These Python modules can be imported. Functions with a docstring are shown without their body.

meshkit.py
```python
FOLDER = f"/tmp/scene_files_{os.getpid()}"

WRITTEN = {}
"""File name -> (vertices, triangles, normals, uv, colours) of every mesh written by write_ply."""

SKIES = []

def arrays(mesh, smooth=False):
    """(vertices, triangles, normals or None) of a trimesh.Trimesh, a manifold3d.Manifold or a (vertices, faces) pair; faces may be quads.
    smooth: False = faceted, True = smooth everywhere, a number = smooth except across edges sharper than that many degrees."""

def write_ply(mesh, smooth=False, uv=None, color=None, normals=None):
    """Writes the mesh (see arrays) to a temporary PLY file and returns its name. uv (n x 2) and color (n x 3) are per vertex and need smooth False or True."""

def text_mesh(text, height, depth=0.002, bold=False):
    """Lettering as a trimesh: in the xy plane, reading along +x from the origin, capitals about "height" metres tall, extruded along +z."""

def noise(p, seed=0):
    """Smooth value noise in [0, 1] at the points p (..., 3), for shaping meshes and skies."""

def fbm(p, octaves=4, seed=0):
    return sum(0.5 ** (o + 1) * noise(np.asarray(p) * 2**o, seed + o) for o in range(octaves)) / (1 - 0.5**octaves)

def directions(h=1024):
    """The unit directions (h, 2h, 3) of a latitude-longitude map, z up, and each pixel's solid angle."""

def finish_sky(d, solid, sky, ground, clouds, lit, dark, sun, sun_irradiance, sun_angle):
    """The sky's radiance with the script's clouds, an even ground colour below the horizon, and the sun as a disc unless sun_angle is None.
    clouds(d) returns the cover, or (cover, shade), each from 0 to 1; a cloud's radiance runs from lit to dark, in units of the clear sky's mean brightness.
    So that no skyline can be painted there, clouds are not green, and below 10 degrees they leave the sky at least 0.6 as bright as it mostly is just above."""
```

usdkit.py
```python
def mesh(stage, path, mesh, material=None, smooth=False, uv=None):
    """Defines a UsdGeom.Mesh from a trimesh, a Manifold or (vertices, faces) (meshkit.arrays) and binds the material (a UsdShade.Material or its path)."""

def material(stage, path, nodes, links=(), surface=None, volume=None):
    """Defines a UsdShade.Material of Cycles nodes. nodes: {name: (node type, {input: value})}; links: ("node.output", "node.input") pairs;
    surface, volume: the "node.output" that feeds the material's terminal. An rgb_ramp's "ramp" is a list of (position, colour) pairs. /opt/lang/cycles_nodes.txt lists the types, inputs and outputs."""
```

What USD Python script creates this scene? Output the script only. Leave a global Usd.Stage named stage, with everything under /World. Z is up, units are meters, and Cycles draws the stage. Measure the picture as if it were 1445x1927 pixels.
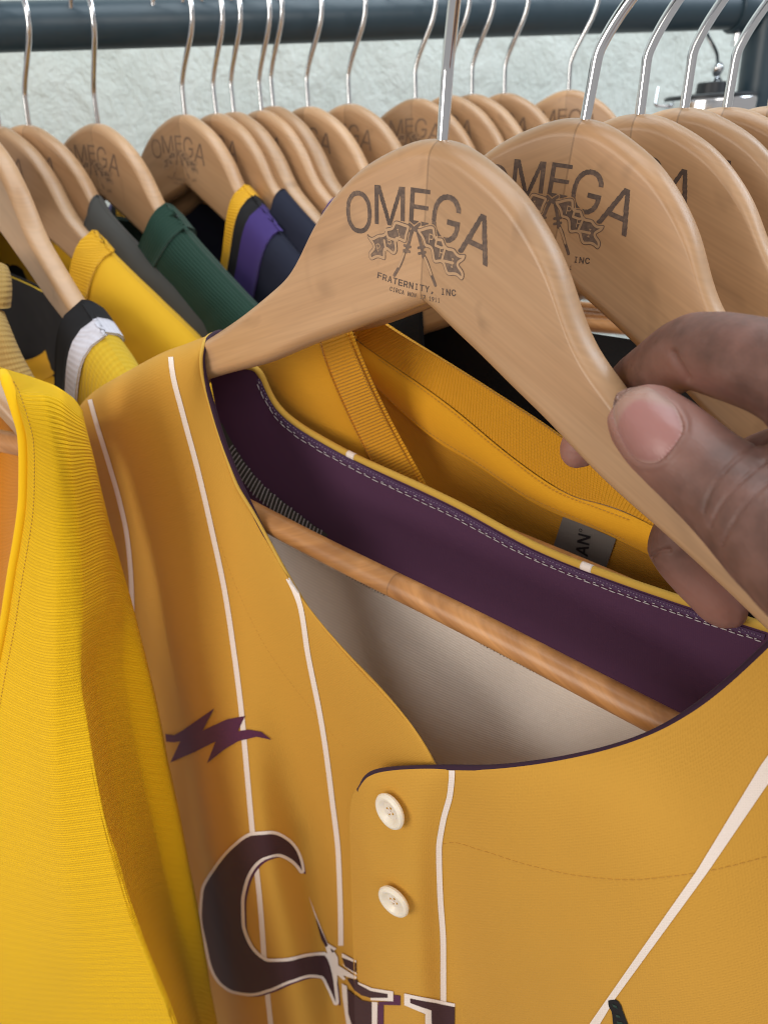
import math, random, numpy as np, trimesh, usdkit, meshkit
import manifold3d as mf
from scipy.interpolate import CubicSpline, PchipInterpolator, LinearNDInterpolator
from scipy.spatial import cKDTree
from shapely.geometry import Polygon, LineString, MultiPolygon, box as sbox
from shapely.ops import unary_union
from shapely import affinity
from pxr import Usd, UsdGeom, UsdLux, UsdShade, Gf, Sdf

random.seed(7); np.random.seed(7)
stage = Usd.Stage.CreateInMemory()
UsdGeom.SetStageUpAxis(stage, UsdGeom.Tokens.z); UsdGeom.SetStageMetersPerUnit(stage, 1.0)
UsdGeom.Xform.Define(stage, '/World'); UsdGeom.Scope.Define(stage, '/World/Looks')

# ---------------------------------------------------------------- camera
F, W, H = 1447., 1445., 1927.
PITCH, ROLL = math.radians(26.1), math.radians(3.55)
C = np.array([0, 0, 1.5])
FW = np.array([0, math.cos(PITCH), -math.sin(PITCH)]); UP0 = np.array([0, math.sin(PITCH), math.cos(PITCH)]); X0 = np.array([1., 0, 0])
RT = math.cos(ROLL)*X0 - math.sin(ROLL)*UP0; UPV = math.sin(ROLL)*X0 + math.cos(ROLL)*UP0
cam = UsdGeom.Camera.Define(stage, '/World/Camera')
m4 = Gf.Matrix4d(*RT, 0, *UPV, 0, *(-FW), 0, *C, 1)
cam.AddTransformOp().Set(m4)
cam.CreateFocalLengthAttr(26.0); cam.CreateHorizontalApertureAttr(26.0*W/F); cam.CreateVerticalApertureAttr(26.0*H/F)
cam.CreateClippingRangeAttr(Gf.Vec2f(0.01, 50)); cam.CreateFStopAttr(15.0); cam.CreateFocusDistanceAttr(0.27)
cam.CreateExposureAttr(0.0)

# ---------------------------------------------------------------- lights (a shaded stall: soft window light, no sun)
def aim(prim, pos, tgt):
    pos, tgt = np.array(pos, float), np.array(tgt, float); z = pos-tgt; z /= np.linalg.norm(z)
    x = np.cross([0, 0, 1.], z); x = x/np.linalg.norm(x) if np.linalg.norm(x) > 1e-6 else np.array([1., 0, 0]); y = np.cross(z, x)
    UsdGeom.Xformable(prim).AddTransformOp().Set(Gf.Matrix4d(*x, 0, *y, 0, *z, 0, *pos, 1))
def rect(name, pos, tgt, w, h, inten, col):
    l = UsdLux.RectLight.Define(stage, '/World/'+name); l.CreateWidthAttr(w); l.CreateHeightAttr(h); l.CreateIntensityAttr(inten); l.CreateColorAttr(Gf.Vec3f(*col)); aim(l, pos, tgt)
rect('left_window_light', (-0.95, -0.45, 1.62), (-0.15, .4, 1.15), .65, .75, 6.0, (1, .93, .84))
rect('top_opening_light', (0.30, 0.42, 2.75), (0.1, .55, 1.4), 1.5, 1.0, 4.0, (.82, .93, 1))
rect('right_opening_light', (1.15, 0.62, 2.15), (0.1, .35, 1.4), 0.7, 0.7, 5.5, (.80, .90, 1))
rect('front_opening_light', (0.45, -1.1, 2.05), (0.1, .35, 1.35), 1.0, .8, 2.8, (1, .94, .88))
dome = UsdLux.DomeLight.Define(stage, '/World/sky')
dm = usdkit.material(stage, '/World/Looks/dome', {'b': ('background_shader', {'color': (1., .96, .94), 'strength': .38})}, [], surface='b.background')
UsdShade.MaterialBindingAPI.Apply(dome.GetPrim()).Bind(dm)
dome.GetPrim().SetCustomDataByKey('kind', 'structure')

# ---------------------------------------------------------------- helpers
def ray(x, y):
    x = np.asarray(x, float); y = np.asarray(y, float)
    return FW + ((x-W/2)/F)[..., None]*RT - ((y-H/2)/F)[..., None]*UPV
def proj(P):
    d = np.asarray(P, float)-C; z = d@FW
    return np.stack([W/2+F*(d@RT)/z, H/2-F*(d@UPV)/z], -1)
def at(x, y, d): return C + ray(x, y)*np.asarray(d, float)[..., None]
def unit(v): return v/np.linalg.norm(v, axis=-1, keepdims=True)

class Frame:                                           # a hanger's own axes: u along the shoulders, w up, n towards the garment's front
    def __init__(s, O, yaw, roll=0., lean=0.):
        y, a = math.radians(yaw), math.radians(roll)
        u0 = np.array([math.cos(y), -math.sin(y), 0]); z = np.array([0, 0, 1.]); n = np.array([-math.sin(y), -math.cos(y), 0])
        s.O, s.u0, s.n = np.array(O, float), u0, n
        s.u = math.cos(a)*u0-math.sin(a)*z; s.w = math.cos(a)*z+math.sin(a)*u0
    def mat(s): return Gf.Matrix4d(*s.u, 0, *(-s.n), 0, *s.w, 0, *s.O, 1)
    def world(s, P): P = np.asarray(P, float); return s.O+P[..., 0:1]*s.u-P[..., 1:2]*s.n+P[..., 2:3]*s.w
    def plane(s, x, y, off):                            # point of the upright plane 'off' centimetres in front of the hanger
        r = ray(x, y); t = (((s.O-C)@s.n)+np.asarray(off, float)*.01)/(r@s.n); return C+t[..., None]*r

names = {}
def path(name, parent=None):
    base = (str(parent.GetPath()) if parent is not None else '/World')
    k = names.get((base, name), 0); names[(base, name)] = k+1
    return f'{base}/{name}' + (f'_{k:03d}' if k else '')
def tag(p, label, cat, group=None, kind=None):
    if label: p.SetCustomDataByKey('label', label)
    if cat: p.SetCustomDataByKey('category', cat)
    if group: p.SetCustomDataByKey('group', group)
    if kind: p.SetCustomDataByKey('kind', kind)
    return p
def thing(name, label, cat, group=None, mat=None):
    x = UsdGeom.Xform.Define(stage, path(name))
    if mat is not None: x.AddTransformOp().Set(mat)
    return tag(x.GetPrim(), label, cat, group)
def obj(name, mesh, m, parent=None, smooth=40, uv=None, label=None):
    if uv is not None: smooth = True
    g = usdkit.mesh(stage, path(name, parent), mesh, m, smooth=smooth, uv=uv)
    g.CreateDoubleSidedAttr(True)
    if label: g.GetPrim().SetCustomDataByKey('label', label)
    return g.GetPrim()

def tube(P, r, n=10, closed=False, caps=True):
    P = np.asarray(P, float); k = len(P); r = np.broadcast_to(np.asarray(r, float), (k,))
    T = np.gradient(P, axis=0); T = unit(T)
    a = np.array([0, 0, 1.]) if abs(T[0][2]) < .9 else np.array([1., 0, 0])
    N = unit(np.cross(T[0], a)); V = []
    for i in range(k):
        N = N-(N@T[i])*T[i]; N = N/np.linalg.norm(N); B = np.cross(T[i], N)
        th = np.arange(n)/n*2*math.pi
        V.append(P[i]+r[i]*(np.cos(th)[:, None]*N+np.sin(th)[:, None]*B))
    V = np.concatenate(V); f = []
    for i in range(k-1):
        for j in range(n):
            a_, b_ = i*n+j, i*n+(j+1) % n
            f += [(a_, b_, b_+n), (a_, b_+n, a_+n)]
    if caps:
        V = np.vstack([V, P[:1], P[-1:]]); c0, c1 = len(V)-2, len(V)-1
        for j in range(n):
            f += [(c0, (j+1) % n, j), (c1, (k-1)*n+j, (k-1)*n+(j+1) % n)]
    return trimesh.Trimesh(V, np.array(f), process=False)
def spline(P, n, kind=CubicSpline):
    P = np.asarray(P, float); d = np.r_[0, np.cumsum(np.maximum(np.linalg.norm(np.diff(P, axis=0), axis=1), 1e-9))]
    return kind(d, P)(np.linspace(0, d[-1], n))
cat = trimesh.util.concatenate

# ---------------------------------------------------------------- materials
def M(name, nodes, links, surface='p.BSDF'): return usdkit.material(stage, '/World/Looks/'+name, nodes, links, surface=surface)
def cloth(name, col, rough=.85, sheen=.25, col2=None, weave='fine', scale=1., bump=.35, transl=0.):
    """Woven or knitted cloth; its pattern follows the cloth's own uv, in metres."""
    col2 = col2 or tuple(c*.86 for c in col)
    nd = {'uv': ('texture_coordinate', {}), 'p': ('principled_bsdf', {'roughness': rough, 'sheen_weight': sheen, 'sheen_roughness': .5, 'sheen_tint': tuple(min(1, c*.6+.3) for c in col), 'specular_ior_level': .25}),
          'big': ('noise_texture', {'scale': 14., 'detail': 4.}), 'bigr': ('map_range', {'from_min': .3, 'from_max': .7, 'to_min': 0., 'to_max': .35}),
          'mx': ('mix_color', {'a': col, 'b': col2}), 'fine': ('noise_texture', {'scale': 1400.*scale, 'detail': 2.}),
          'bump': ('bump', {'strength': bump, 'distance': .0004})}
    ln = [('uv.UV', 'big.vector'), ('big.fac', 'bigr.value'), ('uv.UV', 'fine.vector')]
    if weave == 'fine':                                   # tight interlock knit
        nd['map'] = ('mapping', {'scale': (1400.*scale, 1000.*scale, 1)}); nd['v'] = ('voronoi_texture', {'scale': 1., 'dimensions': '2D', 'randomness': .25})
        ln += [('uv.UV', 'map.vector'), ('map.vector', 'v.vector'), ('v.distance', 'h.value1'), ('fine.fac', 'h.value2')]
        nd['h'] = ('math', {'math_type': 'add'})
    elif weave == 'rib':                                  # narrow ribs, running along v
        nd['w'] = ('wave_texture', {'scale': 62.*scale, 'bands_direction': 'x', 'distortion': .35, 'detail': 1., 'detail_scale': 8.})
        nd['w2'] = ('wave_texture', {'scale': 110.*scale, 'bands_direction': 'y', 'distortion': .4, 'detail': 1., 'detail_scale': 8.})
        nd['h'] = ('math', {'math_type': 'multiply_add', 'value2': .35})
        ln += [('uv.UV', 'w.vector'), ('uv.UV', 'w2.vector'), ('w2.fac', 'h.value1'), ('w.fac', 'h.value3')]
    elif weave == 'mesh':                                 # open jersey knit in staggered rows
        nd['map'] = ('mapping', {'scale': (520.*scale, 760.*scale, 1)}); nd['v'] = ('voronoi_texture', {'scale': 1., 'dimensions': '2D', 'randomness': .18})
        nd['w'] = ('wave_texture', {'scale': 105.*scale, 'bands_direction': 'y', 'distortion': .8, 'detail': 1.5, 'detail_scale': 5.})
        nd['h'] = ('math', {'math_type': 'add'})
        ln += [('uv.UV', 'map.vector'), ('map.vector', 'v.vector'), ('uv.UV', 'w.vector'), ('v.distance', 'h.value1'), ('w.fac', 'h.value2')]
    nd['hr'] = ('map_range', {'from_min': 0., 'from_max': 1.4, 'to_min': .35, 'to_max': 0.})
    nd['dk'] = ('mix_color', {'b': tuple(c*.72 for c in col)})
    ln += [('h.value', 'bump.height'), ('bigr.result', 'mx.fac'), ('mx.result', 'dk.a'), ('h.value', 'hr.value'), ('hr.result', 'dk.fac'), ('dk.result', 'p.base_color'), ('bump.normal', 'p.normal')]
    surf = 'p.BSDF'
    if transl:
        nd['t'] = ('translucent_bsdf', {'color': col}); nd['ms'] = ('mix_closure', {'fac': transl}); ln += [('p.BSDF', 'ms.closure1'), ('t.BSDF', 'ms.closure2')]; surf = 'ms.closure'
    return M(name, nd, ln, surf)

def wood(name, light, dark, rough=.38, sc=1.0):
    """Varnished maple: grain runs along each half of the hanger, and the two halves are from different boards."""
    nd = {'tc': ('texture_coordinate', {}), 'sx': ('separate_xyz', {}), 'abs': ('math', {'math_type': 'absolute'}), 'gt': ('math', {'math_type': 'greater_than', 'value2': 0.0}),
          'oi': ('object_info', {}), 'z1': ('math', {'math_type': 'multiply_add', 'value2': .45}), 'off': ('math', {'math_type': 'multiply_add', 'value2': .6}), 'cz': ('combine_xyz', {}),
          'map': ('mapping', {'scale': (6.*sc, 45.*sc, 62.*sc)}), 'n1': ('noise_texture', {'scale': 1.0, 'detail': 5., 'roughness': .55, 'distortion': .35}),
          'map2': ('mapping', {'scale': (40., 600., 900.)}), 'n2': ('noise_texture', {'scale': 1.0, 'detail': 3.}),
          'r1': ('rgb_ramp', {'ramp': [(0.3, dark), (.5, tuple(.5*(a+b) for a, b in zip(light, dark))), (.68, light)]}),
          'n3': ('noise_texture', {'scale': 22., 'detail': 2., 'distortion': 2.}), 'r3': ('map_range', {'from_min': .62, 'from_max': .78, 'to_min': 0., 'to_max': .55}),
          'kn': ('mix_color', {'b': tuple(c*.55 for c in dark)}),
          'side': ('map_range', {'to_min': .84, 'to_max': 1.14}), 'sm': ('math', {'math_type': 'less_than', 'value2': .00035}), 'smr': ('map_range', {'to_min': 1., 'to_max': .72}), 'sv3': ('math', {'math_type': 'multiply'}), 'fm': ('math', {'math_type': 'multiply_add', 'value2': .5}), 'fr5': ('math', {'math_type': 'multiply', 'value2': 5.}), 'fx': ('math', {'math_type': 'fraction'}), 'var': ('math', {'math_type': 'multiply_add', 'value2': .14, 'value3': .90}), 'sv': ('math', {'math_type': 'multiply'}),
          'hs': ('hsv', {'saturation': 1.0}), 'fr': ('map_range', {'from_min': .35, 'from_max': .7, 'to_min': .94, 'to_max': 1.04}), 'sv2': ('math', {'math_type': 'multiply'}),
          'rg': ('map_range', {'to_min': rough-.08, 'to_max': rough+.14}), 'bp': ('bump', {'strength': .06, 'distance': .0003}),
          'p': ('principled_bsdf', {'coat_weight': .3, 'coat_roughness': .28, 'specular_ior_level': .4})}
    ln = [('tc.object', 'sx.vector'), ('sx.x', 'abs.value1'), ('sx.x', 'gt.value1'), ('abs.value', 'z1.value1'), ('sx.z', 'z1.value3'), ('gt.value', 'off.value1'), ('oi.random', 'off.value3'),
          ('sx.x', 'cz.x'), ('z1.value', 'cz.z'), ('off.value', 'cz.y'), ('cz.vector', 'map.vector'), ('map.vector', 'n1.vector'), ('cz.vector', 'map2.vector'), ('map2.vector', 'n2.vector'),
          ('n1.fac', 'r1.fac'), ('cz.vector', 'n3.vector'), ('n3.fac', 'r3.value'), ('r1.color', 'kn.a'), ('r3.result', 'kn.fac'), ('kn.result', 'hs.color'),
          ('oi.random', 'fr5.value1'), ('gt.value', 'fm.value1'), ('fr5.value', 'fm.value3'), ('fm.value', 'fx.value1'), ('fx.value', 'side.value'), ('oi.random', 'var.value1'), ('side.result', 'sv.value1'), ('var.value', 'sv.value2'), ('n2.fac', 'fr.value'), ('sv.value', 'sv2.value1'), ('fr.result', 'sv2.value2'), ('abs.value', 'sm.value1'), ('sm.value', 'smr.value'), ('sv2.value', 'sv3.value1'), ('smr.result', 'sv3.value2'), ('sv3.value', 'hs.value'),
          ('hs.color', 'p.base_color'), ('n2.fac', 'rg.value'), ('rg.result', 'p.roughness'), ('n2.fac', 'bp.height'), ('bp.normal', 'p.normal')]
    return M(name, nd, ln)
maple = wood('maple', (.54, .325, .172), (.465, .262, .128))
barwood = wood('bar_wood', (.62, .29, .095), (.36, .15, .045), .42, 2.6)
chrome = M('chrome', {'p': ('principled_bsdf', {'metallic': 1., 'base_color': (.80, .82, .85), 'roughness': .14})}, [])
def burnt(name, a, b, c): return M(name, {'tc': ('texture_coordinate', {}), 'n': ('noise_texture', {'scale': 900., 'detail': 3.}), 'n2': ('noise_texture', {'scale': 90., 'detail': 2.}), 'ad': ('math', {'math_type': 'multiply'}), 'r': ('rgb_ramp', {'ramp': [(.1, a), (.27, b), (.42, c)]}), 'p': ('principled_bsdf', {'roughness': .7})},
        [('tc.object', 'n.vector'), ('tc.object', 'n2.vector'), ('n.fac', 'ad.value1'), ('n2.fac', 'ad.value2'), ('ad.value', 'r.fac'), ('r.color', 'p.base_color')])
ink = burnt('burnt_print', (.075, .049, .038), (.12, .079, .06), (.21, .135, .09))
ink_flag = burnt('burnt_flag', (.11, .072, .053), (.165, .108, .078), (.26, .165, .105))
ink_faint = burnt('faint_print', (.19, .118, .075), (.235, .146, .09), (.33, .20, .115))
def plain(name, col, rough=.6, **k): return M(name, {'p': ('principled_bsdf', {'base_color': col, 'roughness': rough, **k})}, [])
def painted(name, col, rough, coat=0., metal=0.):
    return M(name, {'tc': ('texture_coordinate', {}), 'n': ('noise_texture', {'scale': 120., 'detail': 4.}), 'r': ('map_range', {'to_min': rough-.08, 'to_max': rough+.1}), 'b': ('bump', {'strength': .08, 'distance': .0005}), 'p': ('principled_bsdf', {'base_color': col, 'coat_weight': coat, 'metallic': metal})},
             [('tc.object', 'n.vector'), ('n.fac', 'r.value'), ('r.result', 'p.roughness'), ('n.fac', 'b.height'), ('b.normal', 'p.normal')])
rail_paint = painted('rail_paint', (.028, .052, .070), .36)
black_plastic = painted('black_plastic', (.018, .022, .028), .4)
gold = cloth('gold_polyester', (.59, .305, .040), col2=(.53, .272, .036), sheen=.12, rough=.75, bump=.4, scale=.75)
gold_edge = cloth('gold_piping', (.60, .36, .06), sheen=.2, rough=.8)
purple_in = cloth('purple_facing', (.078, .026, .068), col2=(.062, .021, .060), sheen=.25, rough=.7, bump=.15)
binding = cloth('purple_binding', (.036, .013, .030), weave='rib', scale=6., sheen=.15)
purple_tape = cloth('purple_tape', (.085, .04, .10), weave='rib', scale=4., sheen=.3)
cream = cloth('cream_lining', (.92, .81, .71), col2=(.88, .77, .67), weave='mesh', scale=2.0, bump=.25, sheen=.1)
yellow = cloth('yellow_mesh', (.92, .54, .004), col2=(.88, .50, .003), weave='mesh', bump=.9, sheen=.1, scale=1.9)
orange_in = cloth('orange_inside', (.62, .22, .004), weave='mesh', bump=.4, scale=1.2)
tee_gold = cloth('gold_cotton', (.74, .34, .012), col2=(.66, .30, .01), sheen=.4, bump=.3)
tee_rib = cloth('gold_rib', (.74, .33, .012), weave='rib', scale=3.2, bump=1.0, sheen=.4)
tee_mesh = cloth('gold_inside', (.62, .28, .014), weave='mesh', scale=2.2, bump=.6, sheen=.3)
rear_yellow = cloth('yellow_cotton', (.74, .40, .012), sheen=.4)
rear_yellow_rib = cloth('yellow_rib', (.74, .38, .012), weave='rib', scale=2.4, bump=.9, sheen=.4)
black_cloth = cloth('black_cotton', (.012, .011, .012), sheen=.08)
brown_cloth = cloth('dark_brown_cotton', (.035, .026, .014), sheen=.1)
grey_cloth = cloth('charcoal_cotton', (.065, .062, .055), sheen=.25)
green_cloth = cloth('green_knit', (.008, .036, .022), weave='mesh', scale=1.4, sheen=.45, bump=.5)
navy_cloth = cloth('navy_cotton', (.012, .014, .030), sheen=.1)
violet_cloth = cloth('violet_cotton', (.05, .028, .15), sheen=.3)
white_cloth = cloth('white_rib', (.62, .60, .66), weave='rib', scale=1.4)
gold_knit = cloth('gold_knit', (.60, .38, .02), weave='rib', scale=1.4, bump=.8)
tan_knit = cloth('tan_rib', (.40, .25, .075), weave='rib', scale=1.5, bump=1., col2=(.30, .18, .05))
p_white = cloth('print_white', (.86, .75, .68), sheen=.1)
p_dark = cloth('print_maroon', (.055, .021, .025), sheen=.1)
p_purple = cloth('print_purple', (.095, .022, .062), sheen=.15)
thread_w = plain('pale_thread', (.50, .46, .48), .8)
thread_g = plain('gold_thread', (.47, .235, .03), .8)
thread_p = plain('violet_thread', (.20, .14, .22), .8)
thread_k = plain('dark_thread', (.03, .025, .03), .8)
button_m = M('button_resin', {'p': ('principled_bsdf', {'base_color': (.80, .70, .56), 'roughness': .35, 'subsurface_weight': .25, 'subsurface_radius': (.003, .002, .001), 'subsurface_scale': .5})}, [])
tag_m = cloth('silver_tag', (.22, .20, .185), sheen=.1, rough=.5)
plaster = M('plaster', {'tc': ('texture_coordinate', {}), 'map': ('mapping', {'scale': (1, 1, .75)}), 'n': ('noise_texture', {'scale': 18., 'detail': 8., 'roughness': .66, 'distortion': .15}), 'n2': ('noise_texture', {'scale': 60., 'detail': 5., 'distortion': .5}), 'a': ('math', {'math_type': 'multiply_add', 'value2': .6}),
        'n3': ('noise_texture', {'scale': 13., 'detail': 6., 'roughness': .7, 'distortion': .3}), 'd': ('math', {'math_type': 'subtract', 'value2': .5}), 'ab': ('math', {'math_type': 'absolute'}), 'vr': ('map_range', {'from_min': 0., 'from_max': .03, 'to_min': .12, 'to_max': 0.}), 'a2': ('math', {'math_type': 'add'}),
        'r': ('rgb_ramp', {'ramp': [(.3, (.55, .60, .56)), (.5, (.61, .66, .62)), (.75, (.66, .705, .67))]}), 'b': ('bump', {'strength': .75, 'distance': .004}), 'p': ('principled_bsdf', {'roughness': .7})},
        [('tc.object', 'map.vector'), ('map.vector', 'n.vector'), ('map.vector', 'n2.vector'), ('map.vector', 'n3.vector'), ('n3.fac', 'd.value1'), ('d.value', 'ab.value1'), ('ab.value', 'vr.value'), ('n2.fac', 'a.value1'), ('n.fac', 'a.value3'), ('a.value', 'a2.value1'), ('vr.result', 'a2.value2'), ('a2.value', 'b.height'), ('n.fac', 'r.fac'), ('r.color', 'p.base_color'), ('b.normal', 'p.normal')])

# ---------------------------------------------------------------- the setting: a plastered wall and the garment rack
RA, RB = np.array([-0.2434, 0.6304, 1.5815]), np.array([0.3664, 0.7967, 1.5812])     # centre line of the back rail
RD = unit((RB-RA)*np.array([1, 1, 0])); RN = np.array([-RD[1], RD[0], 0])
RAIL_Z = 1.5814; RR = .0152
w0 = RA+RN*.36; n_ = 60
gx, gz = np.meshgrid(np.linspace(-1.3, 2.0, 150), np.linspace(-.9, 1.2, 90), indexing='ij')
wp = w0+gx[..., None]*RD+np.array([0, 0, 1.])*gz[..., None]+RN*((meshkit.fbm(np.stack([gx*7, gz*7, gx*0], -1), 4)-.5)*.010)[..., None]
def grid_faces(m, n, flip=False):
    i, j = np.meshgrid(np.arange(m-1), np.arange(n-1), indexing='ij'); a = (i*n+j).ravel()
    f = np.stack([a, a+1, a+n+1, a+n], 1); return f[:, ::-1] if flip else f
wl = obj('wall', (wp.reshape(-1, 3), grid_faces(150, 90)), plaster, smooth=True)
tag(wl, 'pale grey trowelled plaster wall behind the back rail of the rack', 'wall', kind='structure')

O_main = np.array([0.02501, 0.26073, 1.49789]); F_main = Frame(O_main, 41, 6.8)
rack = thing('garment_rack', 'dark blue-black tubular steel clothes rack with two parallel rails', 'clothes rack')
post_s = .67*1.0
def railline(s, z=RAIL_Z, off=0.): return RA+RD*s+RN*off+np.array([0, 0, z-RA[2]])
obj('rail', tube([railline(s) for s in np.linspace(-.5, .665, 24)], RR, 40), rail_paint, rack)
FZ = 1.5605; f0 = at(np.array(1096.), np.array(221.), .255); f0 = np.array([f0[0], f0[1], FZ])-.006*RD
obj('rail', tube([f0+RD*s for s in np.linspace(-.75, .5, 20)], RR, 32), rail_paint, rack)
pp = railline(.634)
obj('post', tube([pp+np.array([0, 0, z]) for z in (-1.0, -.5, 0, .045)], .0185, 36), rail_paint, rack)
obj('post_cap', tube([pp+np.array([0, 0, z]) for z in (.046, .05, .056, .058)], [.0195, .0205, .0195, .006], 36), rail_paint, rack)
obj('rail_collar', tube([railline(s) for s in (.594, .596, .613, .615)], [.017, .0185, .0185, .017], 32), rail_paint, rack)
obj('collar_screw', cat([tube([railline(.603)+np.array([0, 0, -.018]), railline(.603)+np.array([0, 0, -.024])], .004, 14), tube([railline(.603)+np.array([0, 0, -.024])-RN*.002, railline(.603)+np.array([0, 0, -.028])-RN*.002], .0055, 12)]), chrome, rack)

# ---------------------------------------------------------------- the wooden hangers
BOW = .06
def bow(x): return -BOW*(np.sqrt(np.asarray(x, float)**2+.004**2)-.004)
TH = .0068
half_top = np.array([(0, 0), (.008, -.0009), (.016, -.0038), (.029, -.0108), (.039, -.0195), (.047, -.0292), (.0535, -.040), (.0605, -.0495), (.070, -.0578), (.086, -.0700), (.104, -.0822), (.13, -.0985), (.16, -.1165), (.19, -.1385), (.212, -.1560), (.2225, -.1650)])
half_bot = np.array([(0, -.0500), (.006, -.0528), (.012, -.0560), (.021, -.0604), (.030, -.0650), (.040, -.0702), (.050, -.0752), (.062, -.0818), (.075, -.0888), (.092, -.0962), (.110, -.1042), (.135, -.1165), (.162, -.1320), (.190, -.1535), (.206, -.1670), (.2200, -.1745)])
def hanger_wood():
    k = 110
    T = spline(np.vstack([half_top[:0:-1]*[-1, 1], half_top]), 2*k-1)[k-1:]; B = spline(half_bot, k)
    # stations are paired top to bottom; mirror for the other half
    T = np.vstack([T[::-1][:-1]*[-1, 1], T]); B = np.vstack([B[::-1][:-1]*[-1, 1], B])
    ns = 11; r = .0056; V = []
    th = np.linspace(0, math.pi/2, ns)
    prof = []                                            # rounded section: (position between edges measured inwards, y)
    for i in range(len(T)):
        mid = (T[i]+B[i])/2; d = T[i]-B[i]; L = np.linalg.norm(d); d = d/L; h = L/2
        rr = min(r, h*.95); fl = np.linspace(-(h-rr), h-rr, 7)
        pts = []
        for a in th: pts.append((h-rr+rr*math.sin(a), TH-rr*.0-(rr)*(1-math.cos(a))*(TH/rr)))      # front top edge
        loop = [(f, -TH) for f in fl] + [(p, -y) for p, y in pts[1:]] + [(p, y) for p, y in pts[::-1][1:]] + [(f, TH) for f in fl[::-1][1:]] + [(-p, y) for p, y in pts[1:]] + [(-p, -y) for p, y in pts[::-1][1:-1]]
        for p, y in loop:
            q = mid+d*p; V.append((q[0], y+bow(q[0]), q[1]))
    n = len(V)//len(T); V = np.array(V); f = []
    for i in range(len(T)-1):
        for j in range(n):
            a, b = i*n+j, i*n+(j+1) % n; f += [(a, b, b+n), (a, b+n, a+n)]
    V = np.vstack([V, V[:n].mean(0), V[-n:].mean(0)]); c0, c1 = len(V)-2, len(V)-1; last = (len(T)-1)*n
    for j in range(n): f += [(c0, (j+1) % n, j), (c1, last+j, last+(j+1) % n)]
    t = trimesh.Trimesh(V, np.array(f), process=False)
    if t.volume < 0: t.invert()
    return t
HOOK2 = np.array([(0, -.012), (0, .0180), (.0006, .0205), (.0030, .0265), (.0098, .0385), (.0160, .0490)])
def hook_mesh(hy):
    a = np.radians(np.linspace(-20, 200, 30)); cx, cz, R = -.0030, .0630, .0228
    P = np.vstack([spline(HOOK2, 26, PchipInterpolator)[:-1], np.stack([cx+R*np.cos(a), cz+R*np.sin(a)], 1)])
    P = spline(P, 80)
    P3 = np.stack([P[:, 0]*math.cos(hy), P[:, 0]*math.sin(hy), P[:, 1]], 1)
    m = tube(P3, .0019, 14); s = trimesh.creation.icosphere(2, .0023); s.apply_translation(P3[-1]); return cat([m, s])
def bar_mesh():
    x = np.linspace(-.2185, .2185, 60); y0 = float(bow(.205))
    return tube(np.stack([x, np.full(60, y0), np.full(60, -.1615)+.0004*np.sin(x*40)], 1), .0053, 18)
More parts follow.
